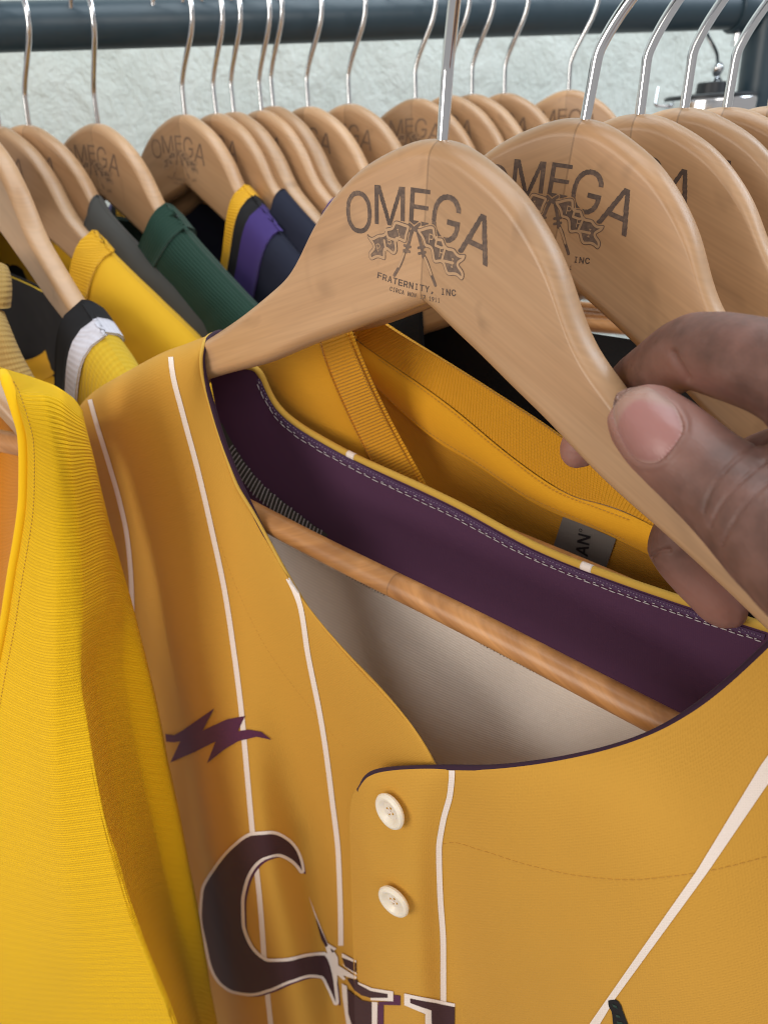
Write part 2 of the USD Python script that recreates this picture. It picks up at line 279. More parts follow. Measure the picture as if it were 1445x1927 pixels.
# burnt lettering, laid on the hanger's front face
def txt(s, x0, x1, z0, z1, x0t=None, rot=0., bold=True, maxe=.0025):
    t = meshkit.text_mesh(s, 1.0, .02, bold=bold); v = t.vertices.copy(); f = t.faces
    keep = np.ones(len(f), bool); lo, hi = v.min(0), v.max(0)
    v[:, 0] = (v[:, 0]-lo[0])/(hi[0]-lo[0]); v[:, 1] = (v[:, 1]-lo[1])/(hi[1]-lo[1]); top = v[:, 2] > .01
    keep = top[f].all(1); f = f[keep]
    u = (v[:, 0]-.5)*(x1-x0); q = (v[:, 1]-.5)*(z1-z0); c, s_ = math.cos(rot), math.sin(rot)
    P = np.stack([(x0+x1)/2+u*c-q*s_, (z0+z1)/2+u*s_+q*c], 1)
    m = trimesh.Trimesh(np.c_[P, np.zeros(len(P))], f, process=False); m.remove_unreferenced_vertices()
    vv, ff = trimesh.remesh.subdivide_to_size(m.vertices, m.faces, maxe, max_iter=14)
    return vv[:, :2], ff
def poly_tri(g, maxe):
    out = []
    for p in (getattr(g, 'geoms', None) or [g]):
        if p.is_empty or p.geom_type != 'Polygon' or p.area < 1e-12: continue
        v, f = trimesh.creation.triangulate_polygon(p, engine='earcut')
        vv, ff = trimesh.remesh.subdivide_to_size(np.c_[v, np.zeros(len(v))], f, maxe, max_iter=16); out.append((vv[:, :2], ff))
    return out
def on_face(parts, lift):
    ms = []
    for P, f in parts:
        V = np.stack([P[:, 0], -TH+bow(P[:, 0])-lift, P[:, 1]], 1)
        n = np.cross(V[f[:, 1]]-V[f[:, 0]], V[f[:, 2]]-V[f[:, 0]])
        f = np.where((n[:, 1] > 0)[:, None], f[:, ::-1], f); ms.append(trimesh.Trimesh(V, f, process=False))
    return cat(ms)
def face_xy(px, py):                                     # where a mark sits on the hanger's face, metres from its top centre
    r = ray(px, py); off = np.zeros(len(px))
    for _ in range(14):
        t = ((F_main.O+off[:, None]*F_main.n-C)@np.array(F_main.n))/(r@F_main.n); q = C+t[:, None]*r
        X = (q-F_main.O)@F_main.u; off = TH-bow(X)
    return np.stack([X, (q-F_main.O)@F_main.w], 1)
def em(l): l = np.array(l, float); return face_xy(620+l[:, 0]/4.25, 320+l[:, 1]/4.25)
TXB = False
big = [txt('O', -.0315, -.0210, -.0304, -.0171, rot=.07, bold=False), txt('M', -.0198, -.0079, -.0262, -.0143, rot=.05, bold=False), txt('E', -.0060, .0015, -.0247, -.0138, rot=0, bold=False), txt('G', .0028, .0138, -.0283, -.0142, rot=-.06, bold=False), txt('A', .0150, .0268, -.0316, -.0180, rot=-.20, bold=False)]
small = []
def arc_text(s, xa, xb, zc, h, sag):
    n = len(s); st = (xb-xa)/n
    for i, ch in enumerate(s):
        if ch == ' ': continue
        x = xa+(i+.5)*st; k = (2*(x-xa)/(xb-xa)-1); z = zc-sag*(1-k*k)
        w_ = st*(.40 if ch in 'I1,' else .80)
        if ch == ',': small.append(txt(ch, x-w_/2, x+w_/2, z-h*.35-h*.3, z-h*.35+h*.1)); continue
        small.append(txt(ch, x-w_/2, x+w_/2, z-h/2, z+h/2, rot=.12*k))
arc_text('FRATERNITY, INC', -.0180, .0146, -.0427, .0021, .0012)
arc_text('CIRCA NOV 17 1911', -.0126, .0084, -.0464, .0015, .0004)
def wavy(P): return Polygon(spline(np.vstack([P, P[:1]]), 160)).buffer(0)
fl_l = wavy(em([(305, 508), (350, 530), (395, 508), (440, 495), (450, 465), (500, 445), (512, 415), (530, 402), (575, 412), (645, 448), (628, 520), (610, 580), (545, 560), (545, 640), (510, 676), (455, 640), (447, 715), (395, 703), (330, 716), (315, 660), (347, 612), (320, 560)]))
fl_r = wavy(em([(700, 462), (760, 450), (845, 460), (862, 532), (905, 540), (935, 600), (1000, 625), (1040, 668), (1090, 675), (1078, 720), (1040, 752), (1077, 820), (1060, 880), (1020, 850), (945, 838), (918, 790), (900, 745), (842, 742), (820, 690), (805, 628), (765, 612), (745, 560), (722, 520)]))
sw = [LineString(em(l)).buffer(b) for l, b in (([(668, 470), (650, 520), (630, 600), (612, 650)], .0006), ([(600, 650), (590, 700), (560, 770), (520, 838)], .00055), ([(700, 470), (725, 560), (745, 650), (752, 690)], .0006), ([(755, 680), (785, 740), (810, 820), (847, 918)], .00055),
      ([(600, 600), (645, 612)], .00045), ([(596, 640), (640, 650)], .00045), ([(712, 620), (760, 612)], .00045), ([(716, 665), (765, 655)], .00045), ([(640, 430), (690, 480)], .0005), ([(720, 430), (650, 490)], .0005))]
emb_dark = unary_union([fl_l, fl_r]+sw)
emb_line = unary_union([fl_l.buffer(-.00025).difference(fl_l.buffer(-.0011)), fl_r.buffer(-.00025).difference(fl_r.buffer(-.0011))] + [LineString(em(l)).buffer(.0004) for l in ([(450, 470), (470, 540), (545, 560)], [(440, 560), (455, 640)], [(862, 532), (850, 600), (900, 620), (930, 610)], [(930, 610), (900, 720), (990, 740)], [(597, 665), (580, 710), (555, 768)], [(765, 700), (790, 760), (815, 830)])])
def letters(s, pts, h, rot):
    o = []
    for ch, p in zip(s, pts):
        q = em([p])[0]; w_ = h*(.28 if ch == 'I' else .62); o.append(txt(ch, q[0]-w_/2, q[0]+w_/2, q[1]-h/2, q[1]+h/2, rot=rot, bold=False))
    return o
emb_let = letters('PSI', [(395, 615), (480, 560), (555, 500)], .0025, .35)+letters('PHI', [(815, 545), (900, 660), (985, 740)], .0028, -.05)
# the letters of the big word stop where the flags lie over them
def cut_under(parts):
    g = emb_dark.buffer(.0004); o = []
    from shapely import contains_xy
    for P, f in parts:
        cpt = P[f].mean(1); o.append((P, f[~contains_xy(g, cpt[:, 0], cpt[:, 1])]))
    return o
big = [txt_ for txt_ in big]
big = cut_under([(v[0], v[1]) for v in [(lambda P, f: trimesh.remesh.subdivide_to_size(np.c_[P, np.zeros(len(P))], f, .0007, max_iter=14))(*b) for b in big]]) if True else big
big = [(np.asarray(P)[:, :2], f) for P, f in big]
WOODM, BARM = hanger_wood(), bar_mesh()
print_big, print_small = on_face(big, .00010), on_face(small, .00010)
print_emblem = on_face(poly_tri(emb_dark, .003), .00009); print_lines = on_face(poly_tri(emb_line, .002)+emb_let, .00020)
ink_light = plain('bare_wood_line', (.47, .29, .16), .5)

hook_seat = tube([(0, 0, -.0012), (0, 0, .0006), (0, 0, .0010)], [.0036, .0034, .0026], 16)
def build_hanger(root, hy, full):
    obj('wooden_body', WOODM, maple, root, smooth=62)
    obj('hook', hook_mesh(hy), chrome, root, smooth=True)
    obj('trouser_bar', BARM, barwood, root, smooth=50)
    if full:
        faint = hy < 0 and hy > -.6; obj('lettering', cat([print_big, print_small]), ink_faint if faint else ink, root, smooth=False); obj('emblem', print_emblem, ink_faint if faint else ink_flag, root, smooth=False); obj('emblem_outline', print_lines, ink_light, root, smooth=False)
proto = {}
def hanger(frame, label, hyaw, group=None):
    """hyaw: how far the hook is swivelled in its socket, degrees."""
    key = hyaw
    x = UsdGeom.Xform.Define(stage, path('wooden_hanger')); x.AddTransformOp().Set(frame.mat()); p = x.GetPrim()
    if key not in proto: build_hanger(p, math.radians(hyaw), True); proto[key] = p.GetPath()
    else: p.GetReferences().AddInternalReference(proto[key]); p.SetInstanceable(True)
    tag(p, label, 'hanger', group); return frame

G_R, G_F = 'wooden hangers on the back rail', 'wooden hangers at the front'
hanger(F_main, 'printed maple hanger pinched between thumb and finger, holding the gold jersey', -50, G_F)
front = []
for (px, py, d, yaw, lab) in ((1102, 222, .257, 38, 'printed maple hanger directly behind the hand-held one, holding the gold t-shirt'),
                              (1204, 213, .290, 38, 'maple hanger third from the front, only the last letter of its print showing'),
                              (1288, 201, .304, 38, 'maple hanger at the right with its hook in front of the black wall fixture'),
                              (1368, 200, .318, 38, 'rearmost full maple hanger of the right-hand row, beside the dark post')):
    fr = Frame(at(np.array(float(px)), np.array(float(py)), d), yaw, 9.0 if not front else 3.0); front.append(hanger(fr, lab, 16, G_F))
fr = Frame(at(np.array(1452.), np.array(198.), .33), 38, 2.); hanger(fr, 'maple hanger cut off by the right edge of the photo', 16, G_F)

def rear_frame(px, py, yaw, roll=0., d=None):
    a = (px-0.)/1445.; d = d or 1/((1-a)/.53+a/.68)
    P = at(np.array(float(px)), np.array(float(py)), d); return Frame(P, yaw, roll)
rear = [  # hook foot in the photo, yaw, roll, label
 (-42, 240, 43, 9, 'maple hanger at far left whose shoulder runs into the black, white and gold collar'),
 (-2, 236, 26, 8, 'plain-looking maple hanger at left carrying the yellow t-shirt'),
 (54, 234, 23, 8, 'maple hanger at left just behind the one with the yellow t-shirt, above the grey shirt'),
 (184, 231, 34, 6, 'printed maple hanger on the back rail holding the dark green sweater'),
 (348, 214, 38, 5, 'printed maple hanger on the back rail holding the yellow, black and purple knit'),
 (407, 212, 38, 2, 'maple hanger close behind the one with the purple knit, its print half hidden'),
 (440, 209, 40, 2, 'third maple hanger of the tight bunch left of the hand-held hanger'),
 (492, 206, 41, 2, 'maple hanger with the small bright purple sleeve showing at its shoulder'),
 (514, 198, 41, 2, 'maple hanger squeezed behind the one with the bright purple cloth'),
 (580, 199, 36, 2, 'printed maple hanger on the back rail, second left of the hand-held hanger'),
 (657, 194, 36, 2, 'printed maple hanger on the back rail, nearest left of the hand-held hanger'),
 (782, 184, 33, 1, 'printed maple hanger seen behind the hook of the hand-held hanger'),
 (844, 178, 37, 1, 'maple hanger just right of the front hook, only the end of its print visible'),
 (888, 176, 38, 1, 'narrowly visible maple hanger, second right of the front hook'),
 (949, 174, 38, 1, 'maple hanger third right of the front hook on the back rail'),
 (1070, 168, 28, 1, 'printed maple hanger furthest right on the back rail, standing apart')]
RF = [hanger(rear_frame(px, py, yw, rl, .47 if i == 0 else None), lab, (-22 if i < 4 else -6), G_R) for i, (px, py, yw, rl, lab) in enumerate(rear)]

# ---------------------------------------------------------------- cloth patches
class Patch:
    """A sheet of cloth through a grid of points, smoothed, with gentle wrinkles and real thickness."""
    def __init__(s, ctrl, m=90, n=110, wr=.0006, seed=1, wsc=28., kind=CubicSpline, lin=False):
        ctrl = np.asarray(ctrl, float); a, b = ctrl.shape[:2]
        ii, jj = np.linspace(0, a-1, m), np.linspace(0, b-1, n)
        k0 = (lambda x, y, q: CubicSpline(x, y, axis=0)(q)) if a > 2 else (lambda x, y, q: np.array([y[0]*(1-t)+y[-1]*t for t in q]))
        k1 = (lambda x, y, q: kind(x, y, axis=0)(q)) if b > 2 else (lambda x, y, q: np.array([y[0]*(1-t)+y[-1]*t for t in q]))
        if kind is PchipInterpolator and a > 2: k0 = lambda x, y, q: PchipInterpolator(x, y, axis=0)(q)
        t = k0(np.arange(a), ctrl, ii); t = np.moveaxis(k1(np.arange(b), np.moveaxis(t, 1, 0), jj), 0, 1)
        s.m, s.n = m, n; N = s.normals(t)
        t = t+N*((meshkit.fbm(t*wsc, 3, seed)-.5)*2*wr)[..., None]
        s.P = t; s.N = s.normals(t)
        du = np.linalg.norm(np.diff(t, axis=1), axis=2).mean(0); dv = np.linalg.norm(np.diff(t, axis=0), axis=2).mean(1)
        s.u = np.r_[0, np.cumsum(du)]; s.v = np.r_[0, np.cumsum(dv)]
        s._inv = None
    def normals(s, t):
        N = np.cross(np.gradient(t, axis=1), np.gradient(t, axis=0)); N = unit(N+1e-15)
        if np.einsum('ijk,ijk->ij', N, C-t).mean() < 0: N = -N
        return N
    def shell(s, th=.0011, up=.0):
        A = (s.P+s.N*up).reshape(-1, 3); B = (s.P-s.N*(th-up)).reshape(-1, 3); m, n = s.m, s.n; q = grid_faces(m, n)
        V0 = A[q[len(q)//2][:3]]; fl = np.cross(V0[1]-V0[0], V0[2]-V0[0])@s.N.reshape(-1, 3)[q[len(q)//2][0]] < 0
        if fl: q = q[:, ::-1]
        k = len(A); f = [q, q[:, ::-1]+k]
        ring = np.r_[np.arange(n), np.arange(1, m)*n+n-1, (m-1)*n+np.arange(n-2, -1, -1), np.arange(m-2, 0, -1)*n]
        r2 = np.roll(ring, -1); sd = np.stack([ring, r2, r2+k, ring+k], 1); f.append(sd if not fl else sd[:, ::-1])
        q = np.vstack(f); uv = np.stack(np.meshgrid(s.v, s.u, indexing='ij')[::-1], -1).reshape(-1, 2)
        return (np.vstack([A, B]), np.vstack([q[:, [0, 1, 2]], q[:, [0, 2, 3]]])), np.vstack([uv, uv])
    def inv(s):
        if s._inv is None:
            ok = np.einsum('ijk,ijk->ij', s.N, C-s.P) > 0
            pix = proj(s.P); I, J = np.meshgrid(np.arange(s.m), np.arange(s.n), indexing='ij')
            s._inv = LinearNDInterpolator(pix[ok], np.stack([I[ok], J[ok]], -1).astype(float))
        return s._inv
    def lift(s, px, up):
        """Points of the cloth seen at these places of the photo, lifted off its surface."""
        ij = s.inv()(np.asarray(px, float)); ok = ~np.isnan(ij[:, 0]); ij = np.nan_to_num(ij)
        i = np.clip(ij[:, 0], 0, s.m-1.001); j = np.clip(ij[:, 1], 0, s.n-1.001); a, b = i.astype(int), j.astype(int); fi, fj = (i-a)[:, None], (j-b)[:, None]
        def S(A): return A[a, b]*(1-fi)*(1-fj)+A[a+1, b]*fi*(1-fj)+A[a, b+1]*(1-fi)*fj+A[a+1, b+1]*fi*fj
        return S(s.P)+unit(S(s.N))*up, ok
    def print_(s, g, up, maxe=9.):
        ms = []; uvs = []
        for P, f in poly_tri(g, maxe):
            V, ok = s.lift(P, up); f = f[ok[f].all(1)]
            if not len(f): continue
            nn = np.cross(V[f[:, 1]]-V[f[:, 0]], V[f[:, 2]]-V[f[:, 0]]); fl = np.einsum('ij,ij->i', nn, C-V[f[:, 0]]) < 0
            ms.append(trimesh.Trimesh(V, np.where(fl[:, None], f[:, ::-1], f), process=False)); uvs.append(P*.00022)
        mm = cat(ms) if len(ms) > 1 else ms[0]
        return (np.array(mm.vertices), np.array(mm.faces)), np.vstack(uvs)
    def dashes(s, pts, step, ln, r, up=.0002, jit=0.):
        q = spline(np.array(pts, float), 600, PchipInterpolator); d = np.r_[0, np.cumsum(np.linalg.norm(np.diff(q, axis=0), axis=1))]; ms = []
        for k in np.arange(0, d[-1]-ln, step):
            t = np.linspace(k, k+ln, 4); xy = np.stack([np.interp(t, d, q[:, 0]), np.interp(t, d, q[:, 1])], 1)
            V, ok = s.lift(xy+np.random.uniform(-jit, jit, (1, 2)), up)
            if ok.all() and np.ptp(V, axis=0).max() < .02: ms.append(tube(V, [r*.5, r, r, r*.5], 5))
        return cat(ms)
    def line(s, pts, r, up=.0, n=120, nseg=8):
        V, ok = s.lift(spline(np.array(pts, float), n, PchipInterpolator), up); return tube(V[ok], r, nseg)
def grid_on(fr, rows): rows = np.array(rows, float); return fr.plane(rows[..., 0], rows[..., 1], rows[..., 2])
def ribbon(pts, wpx): return LineString(spline(np.array(pts, float), 80, PchipInterpolator)).buffer(wpx/2, cap_style=2)

# ---------------------------------------------------------------- the gold baseball jersey on the hand-held hanger
jersey = thing('baseball_jersey', 'gold pinstriped baseball jersey with white buttons and purple-lined neck on the hand-held hanger', 'jersey')
L = Patch(grid_on(F_main, [
 [(205, 800, -3.0), (225, 775, -2.6), (265, 745, -2.4), (312, 720, -2.2), (355, 700, -2.0), (395, 680, -1.9), (440, 665, -1.9)],
 [(150, 800, -2.4), (172, 746, .2), (236, 700, .9), (303, 665, .7), (344, 650, .4), (377, 638, 0), (418, 626, -.6)],
 [(136, 830, -2.2), (154, 780, 1.6), (224, 738, 2.6), (299, 700, 2.4), (338, 682, 2.1), (364, 668, 1.8), (383, 655, 1.3)],
 [(140, 900, -1.4), (164, 880, 1.4), (238, 850, 2.6), (315, 815, 2.6), (352, 790, 2.4), (376, 765, 2.0), (392, 735, 1.6)],
 [(160, 1030, -.6), (198, 1030, 1.4), (270, 1010, 2.4), (348, 985, 2.4), (396, 950, 2.4), (428, 910, 2.1), (443, 888, 1.8)],
 [(190, 1200, -.2), (236, 1196, 1.6), (308, 1190, 2.6), (396, 1160, 2.9), (470, 1130, 2.7), (520, 1090, 2.4), (535, 1078, 2.1)],
 [(225, 1370, 0), (276, 1370, 1.8), (352, 1370, 3.0), (446, 1355, 3.6), (530, 1320, 2.5), (630, 1262, 2.8), (647, 1248, 2.5)],
 [(265, 1560, .2), (318, 1560, 2.0), (392, 1570, 3.5), (490, 1575, 4.3), (574, 1550, 1.8), (720, 1470, 3.2), (795, 1436, 3.0)],
 [(300, 1740, .2), (352, 1740, 2.0), (424, 1755, 3.6), (526, 1760, 4.5), (604, 1735, 1.8), (730, 1690, 3.0), (900, 1640, 3.0)],
 [(342, 1940, .2), (396, 1940, 2.0), (462, 1955, 3.6), (560, 1960, 4.6), (642, 1945, 2.2), (760, 1920, 3.2), (930, 1880, 3.2)],
 [(390, 2160, .2), (442, 2160, 2.0), (505, 2170, 3.6), (590, 2180, 4.6), (678, 2170, 2.6), (800, 2150, 3.2), (950, 2110, 3.2)]]), 220, 160, .0009, 3, wsc=15.)
g, uv = L.shell(); obj('left_front', g, gold, jersey, uv=uv)
R_ = Patch(grid_on(F_main, [
 [(668, 1489, 4.2), (683, 1470, 4.3), (712, 1453, 4.3), (790, 1446, 4.3), (860, 1447, 4.2), (930, 1446, 4.2), (1050, 1430, 4.2), (1200, 1390, 3.6), (1320, 1325, 2.6), (1445, 1216, 1.6), (1570, 1090, .8)],
 [(659, 1530, 4.1), (690, 1525, 4.5), (725, 1518, 4.6), (790, 1512, 4.6), (850, 1512, 4.2), (930, 1518, 4.5), (1050, 1515, 4.8), (1200, 1490, 4.6), (1330, 1440, 3.6), (1460, 1340, 2.4), (1600, 1230, 1.2)],
 [(659, 1630, 4.0), (690, 1630, 4.6), (725, 1628, 4.8), (785, 1626, 4.7), (842, 1628, 4.0), (930, 1635, 4.6), (1050, 1635, 5.1), (1210, 1620, 5.3), (1350, 1580, 4.6), (1490, 1500, 3.3), (1640, 1420, 1.8)],
 [(664, 1770, 4.0), (695, 1770, 4.7), (730, 1770, 5.0), (790, 1770, 4.8), (848, 1772, 3.9), (940, 1780, 4.6), (1060, 1785, 5.3), (1220, 1780, 5.7), (1370, 1750, 5.2), (1520, 1690, 4.0), (1680, 1620, 2.4)],
 [(671, 1935, 4.0), (702, 1935, 4.8), (738, 1935, 5.1), (798, 1937, 4.9), (856, 1940, 3.9), (950, 1950, 4.7), (1080, 1960, 5.5), (1240, 1960, 6.0), (1400, 1940, 5.6), (1560, 1890, 4.4), (1720, 1830, 2.8)],
 [(680, 2150, 4.0), (712, 2150, 4.8), (748, 2150, 5.1), (808, 2150, 4.9), (866, 2155, 4.1), (965, 2160, 4.8), (1100, 2170, 5.6), (1265, 2170, 6.1), (1430, 2150, 5.8), (1600, 2110, 4.6), (1760, 2060, 3.0)]]), 130, 210, .0011, 5, wsc=13.)
g, uv = R_.shell(); obj('right_front', g, gold, jersey, uv=uv)
# the inside of the back: purple facing over cream lining, gold outside
Bk = [[(392, 690, -1.6), (440, 695, -1.8), (485, 703, -2.0), (520, 768, -2.3), (600, 829, -2.5), (700, 880, -2.6), (850, 950, -2.6), (1000, 1030, -2.6), (1150, 1090, -2.4), (1290, 1138, -2.2), (1445, 1188, -1.8), (1600, 1240, -1.4)],
      [(410, 790, -1.6), (445, 830, -1.9), (485, 860, -2.2), (530, 890, -2.5), (605, 935, -2.8), (700, 985, -2.9), (850, 1060, -2.9), (1000, 1140, -2.9), (1150, 1210, -2.7), (1290, 1260, -2.4), (1445, 1310, -2.0), (1600, 1360, -1.5)],
      [(430, 895, -1.6), (460, 945, -2.0), (492, 985, -2.3), (535, 1015, -2.6), (610, 1052, -2.9), (700, 1100, -3.0), (850, 1180, -3.0), (1000, 1262, -3.0), (1150, 1340, -2.8), (1290, 1400, -2.5), (1445, 1460, -2.1), (1600, 1520, -1.6)]]
PB = Patch(grid_on(F_main, Bk), 70, 160, .0004, 8)
g, uv = PB.shell(.0008); obj('neck_facing', g, purple_in, jersey, uv=uv, label='dark purple facing inside the back of the neck')
Cr = [[(415, 850, -1.9), (455, 905, -2.4), (500, 948, -2.6), (545, 985, -2.9), (612, 1025, -3.2), (700, 1075, -3.2), (850, 1150, -3.2), (1000, 1230, -3.2), (1150, 1305, -3.0), (1290, 1365, -2.7), (1445, 1420, -2.4), (1600, 1480, -2.0)],
      [(445, 980, -1.2), (490, 1040, -1.6), (535, 1080, -2.2), (590, 1115, -3.6), (660, 1150, -4.0), (722, 1190, -2.6), (870, 1265, -2.3), (1010, 1340, -2.3), (1160, 1400, -2.2), (1300, 1450, -2.0), (1450, 1500, -2.0), (1610, 1560, -1.6)],
      [(500, 1150, -.4), (540, 1190, -.9), (590, 1235, -1.8), (640, 1280, -3.6), (700, 1310, -4.2), (757, 1340, -2.0), (890, 1390, -1.5), (1030, 1440, -1.4), (1180, 1500, -1.4), (1320, 1560, -1.4), (1460, 1620, -1.6), (1620, 1690, -1.4)],
      [(560, 1330, -.2), (610, 1380, -.6), (665, 1430, -1.4), (715, 1470, -3.2), (765, 1500, -4.0), (815, 1520, -1.9), (930, 1560, -1.2), (1060, 1600, -1.1), (1200, 1660, -1.1), (1340, 1720, -1.2), (1480, 1780, -1.4), (1640, 1850, -1.3)],
      [(640, 1700, -.2), (680, 1750, -.6), (730, 1800, -1.4), (780, 1840, -3.0), (835, 1860, -3.8), (885, 1880, -2.0), (990, 1900, -1.2), (1110, 1930, -1.1), (1240, 1980, -1.1), (1380, 2030, -1.2), (1520, 2080, -1.4), (1680, 2140, -1.3)]]
CB = Patch(grid_on(F_main, Cr), 110, 130, .0006, 9)
g, uv = CB.shell(.0010); obj('back_lining', g, cream, jersey, uv=uv, label='cream inside of the back, below the purple facing')
tp = PB.P[0]; piping = tp-PB.N[0]*.0010+np.array([0, 0, .0006])
obj('neck_piping', tube(piping, .0016, 10), gold_edge, jersey, smooth=True)
for a, b in ((658, 868), (1110, 1052)):
    i = np.argmin(np.linalg.norm(proj(piping)-np.array([a, b]), axis=1)); obj('pinstripe_end', tube(spline(piping[i-1:i+2], 6), .00172, 10), p_white, jersey, smooth=True)
tape_px = [(488, 712), (500, 740), (524, 778), (560, 810), (604, 838), (700, 889), (850, 960), (1000, 1040), (1150, 1100), (1290, 1149), (1440, 1198)]
tg, tuv = PB.print_(ribbon(tape_px, 11), .0005, 6); obj('neck_tape', tg, purple_tape, jersey, uv=tuv)
st_px = [(p[0]-2, p[1]+9) for p in tape_px]
obj('neck_stitching', cat([PB.dashes(st_px, 17, 13, .00022, .0006, .8), PB.dashes([(p[0]+1, p[1]-4) for p in st_px], 17, 5, .00018, .0008, 1.5)]), thread_w, jersey)
obj('tape_stitching', PB.dashes([(p[0], p[1]-1) for p in tape_px], 6, 3, .00022, .0007, .8), thread_p, jersey)
# overlocked shoulder seam at the left of the facing
ov = [(408, 800), (428, 838), (455, 880), (490, 922), (530, 955), (575, 990), (612, 1015)]
og, ouv = PB.print_(ribbon(ov, 24), .0006, 6); obj('overlock_band', og, grey_cloth, jersey, uv=ouv)
def cross(patch, pts, step, wid, r, up, slant=.35):
    q = spline(np.array(pts, float), 500, PchipInterpolator); d = np.r_[0, np.cumsum(np.linalg.norm(np.diff(q, axis=0), axis=1))]; ms = []
    for k in np.arange(4, d[-1]-4, step):
        p = np.array([np.interp(k, d, q[:, 0]), np.interp(k, d, q[:, 1])]); p2 = np.array([np.interp(k+2, d, q[:, 0]), np.interp(k+2, d, q[:, 1])]); t = unit(p2-p); nrm = np.array([-t[1], t[0]])+slant*t
        w_ = wid*random.uniform(.85, 1.1); V, ok = patch.lift(np.array([p-nrm*w_/2, p-nrm*w_*.2, p+nrm*w_*.2, p+nrm*w_/2]), up)
        if ok.all() and np.ptp(V, axis=0).max() < .03: V[1:3] += patch.N[0, 0]*.0002; ms.append(tube(V, r, 5))
    return cat(ms)
obj('overlock_stitching', cross(PB, ov, 8, 26, .00028, .0010), thread_w, jersey)
barlow = proj(F_main.world(np.stack([np.linspace(-.2, .2, 400), np.full(400, float(bow(.205))), np.full(400, -.1665)], 1)))
for xa, xb, st_, wd_ in ((655, 735, 6, 12), (905, 1045, 7, 10)):
    q_ = [(x_, float(np.interp(x_, barlow[:, 0], barlow[:, 1]))+2.) for x_ in np.linspace(xa, xb, 4)]; obj('lining_seam_stitching', cross(CB, q_, st_, wd_, .00028, .0006, -.3), thread_k, jersey)
# purple binding along both front neck edges
obj('neck_binding', cat([tube(L.P[14:156, -1]+L.N[14:156, -1]*.0001, .0012, 10), tube(R_.P[0, 4:]-R_.N[0, 4:]*.0012, .0013, 10)]), binding, jersey, smooth=True)
ed = L.P[14:156, -1]+unit(L.P[14:156, -3]-L.P[14:156, -1])*.0018+L.N[14:156, -1]*.0002; obj('front_piping', tube(ed, .0008, 8), gold_edge, jersey, smooth=True)
# pinstripes
for pts, w_, pt in (([(322, 672), (324, 692), (345, 780), (372, 880), (400, 1000), (425, 1120), (440, 1220), (455, 1340), (465, 1450), (475, 1560), (490, 1700), (500, 1830), (510, 1927), (530, 2080)], 9.5, L),
                    ([(170, 752), (182, 795), (205, 870), (225, 940), (240, 1010), (247, 1080), (250, 1150), (252, 1200)], 8.5, L), ([(543, 1088), (556, 1114), (566, 1142), (580, 1230), (602, 1340), (612, 1400), (625, 1500), (638, 1620), (642, 1780)], 9.5, L),
                    ([(851, 1450), (848, 1490), (834, 1545), (826, 1600), (828, 1680), (834, 1780), (834, 1890), (838, 2050)], 11, R_)):
    g, uv = pt.print_(ribbon(pts, w_), .00030); obj('pinstripe', g, p_white, jersey, uv=uv)
g, uv = R_.print_(Polygon([(1500, 1345), (1545, 1350), (1445, 1475), (1330, 1643), (1158, 1880), (1125, 1935), (1060, 2040), (1030, 2040), (1110, 1927), (1310, 1640), (1432, 1440)]), .00030); obj('pinstripe', g, p_white, jersey, uv=uv, label='wide diagonal white stripe')
z7 = lambda l: [(x/2.007, 1250+y/2.0075) for x, y in l]
z5 = lambda l: [(560+x/4.25, 1700+y/4.25) for x, y in l]
z8 = lambda l: [(640+x/1.795, 1400+y/1.795) for x, y in l]
def smooth_poly(l, n=200): return Polygon(spline(np.array(l+[l[0]], float), n, PchipInterpolator)).buffer(0)
bolt = Polygon(z7([(632, 268), (660, 272), (692, 255), (800, 180), (758, 260), (860, 212), (920, 200), (893, 258), (940, 250), (985, 258), (1008, 276), (970, 268), (900, 286), (845, 320), (795, 360), (826, 282), (740, 325), (655, 362), (692, 284), (660, 290), (634, 288)]))
g, uv = L.print_(bolt.buffer(2.2, join_style=2), .00055); obj('lightning_print', g, p_purple, jersey, uv=uv)
c_out = z7([(1137, 778), (1122, 718), (1080, 666), (1020, 641), (960, 645), (890, 690), (820, 772), (772, 862), (766, 950), (785, 1060), (806, 1148), (840, 1204), (890, 1234), (950, 1242), (1020, 1225), (1100, 1190), (1170, 1172), (1212, 1176), (1245, 1222), (1270, 1275), (1262, 1200), (1222, 1098), (1150, 1107), (1080, 1121), (1020, 1124), (975, 1100), (938, 1050), (916, 980), (914, 900), (926, 830), (958, 762), (1000, 726), (1045, 715), (1092, 733)])
cp = smooth_poly(c_out, 320)
g, uv = L.print_(affinity.translate(cp, 7, 6).buffer(1.5).difference(cp.buffer(-2)), .00035); obj('script_shadow', g, p_purple, jersey, uv=uv)
g, uv = L.print_(cp.buffer(6.0), .00055); obj('script_outline', g, p_white, jersey, uv=uv)
g, uv = L.print_(cp, .00085); obj('script_letter', g, p_dark, jersey, uv=uv)
white = [z5(l) for l in ([(82, -62), (245, 315), (318, 358), (296, 378), (330, 430), (332, 492), (480, 588), (472, 606), (372, 572), (392, 604), (374, 612), (326, 568), (318, 740), (296, 764), (292, 560), (256, 430)],
         [(485, 630), (600, 678), (770, 703), (770, 782), (590, 774), (590, 754), (727, 752), (725, 722), (600, 712), (500, 668)], [(360, 636), (402, 660), (412, 870), (448, 970), (398, 970), (384, 870), (366, 740)], [(600, 788), (645, 790), (640, 1100), (600, 1100)],
         [(858, 718), (1262, 800), (1262, 826), (905, 757), (905, 792), (1066, 850), (1072, 1100), (1020, 1100), (1020, 880), (858, 812)], [(362, 395), (475, 458), (475, 474), (362, 428)], [(365, 478), (390, 500), (478, 556), (478, 572), (380, 500)])]
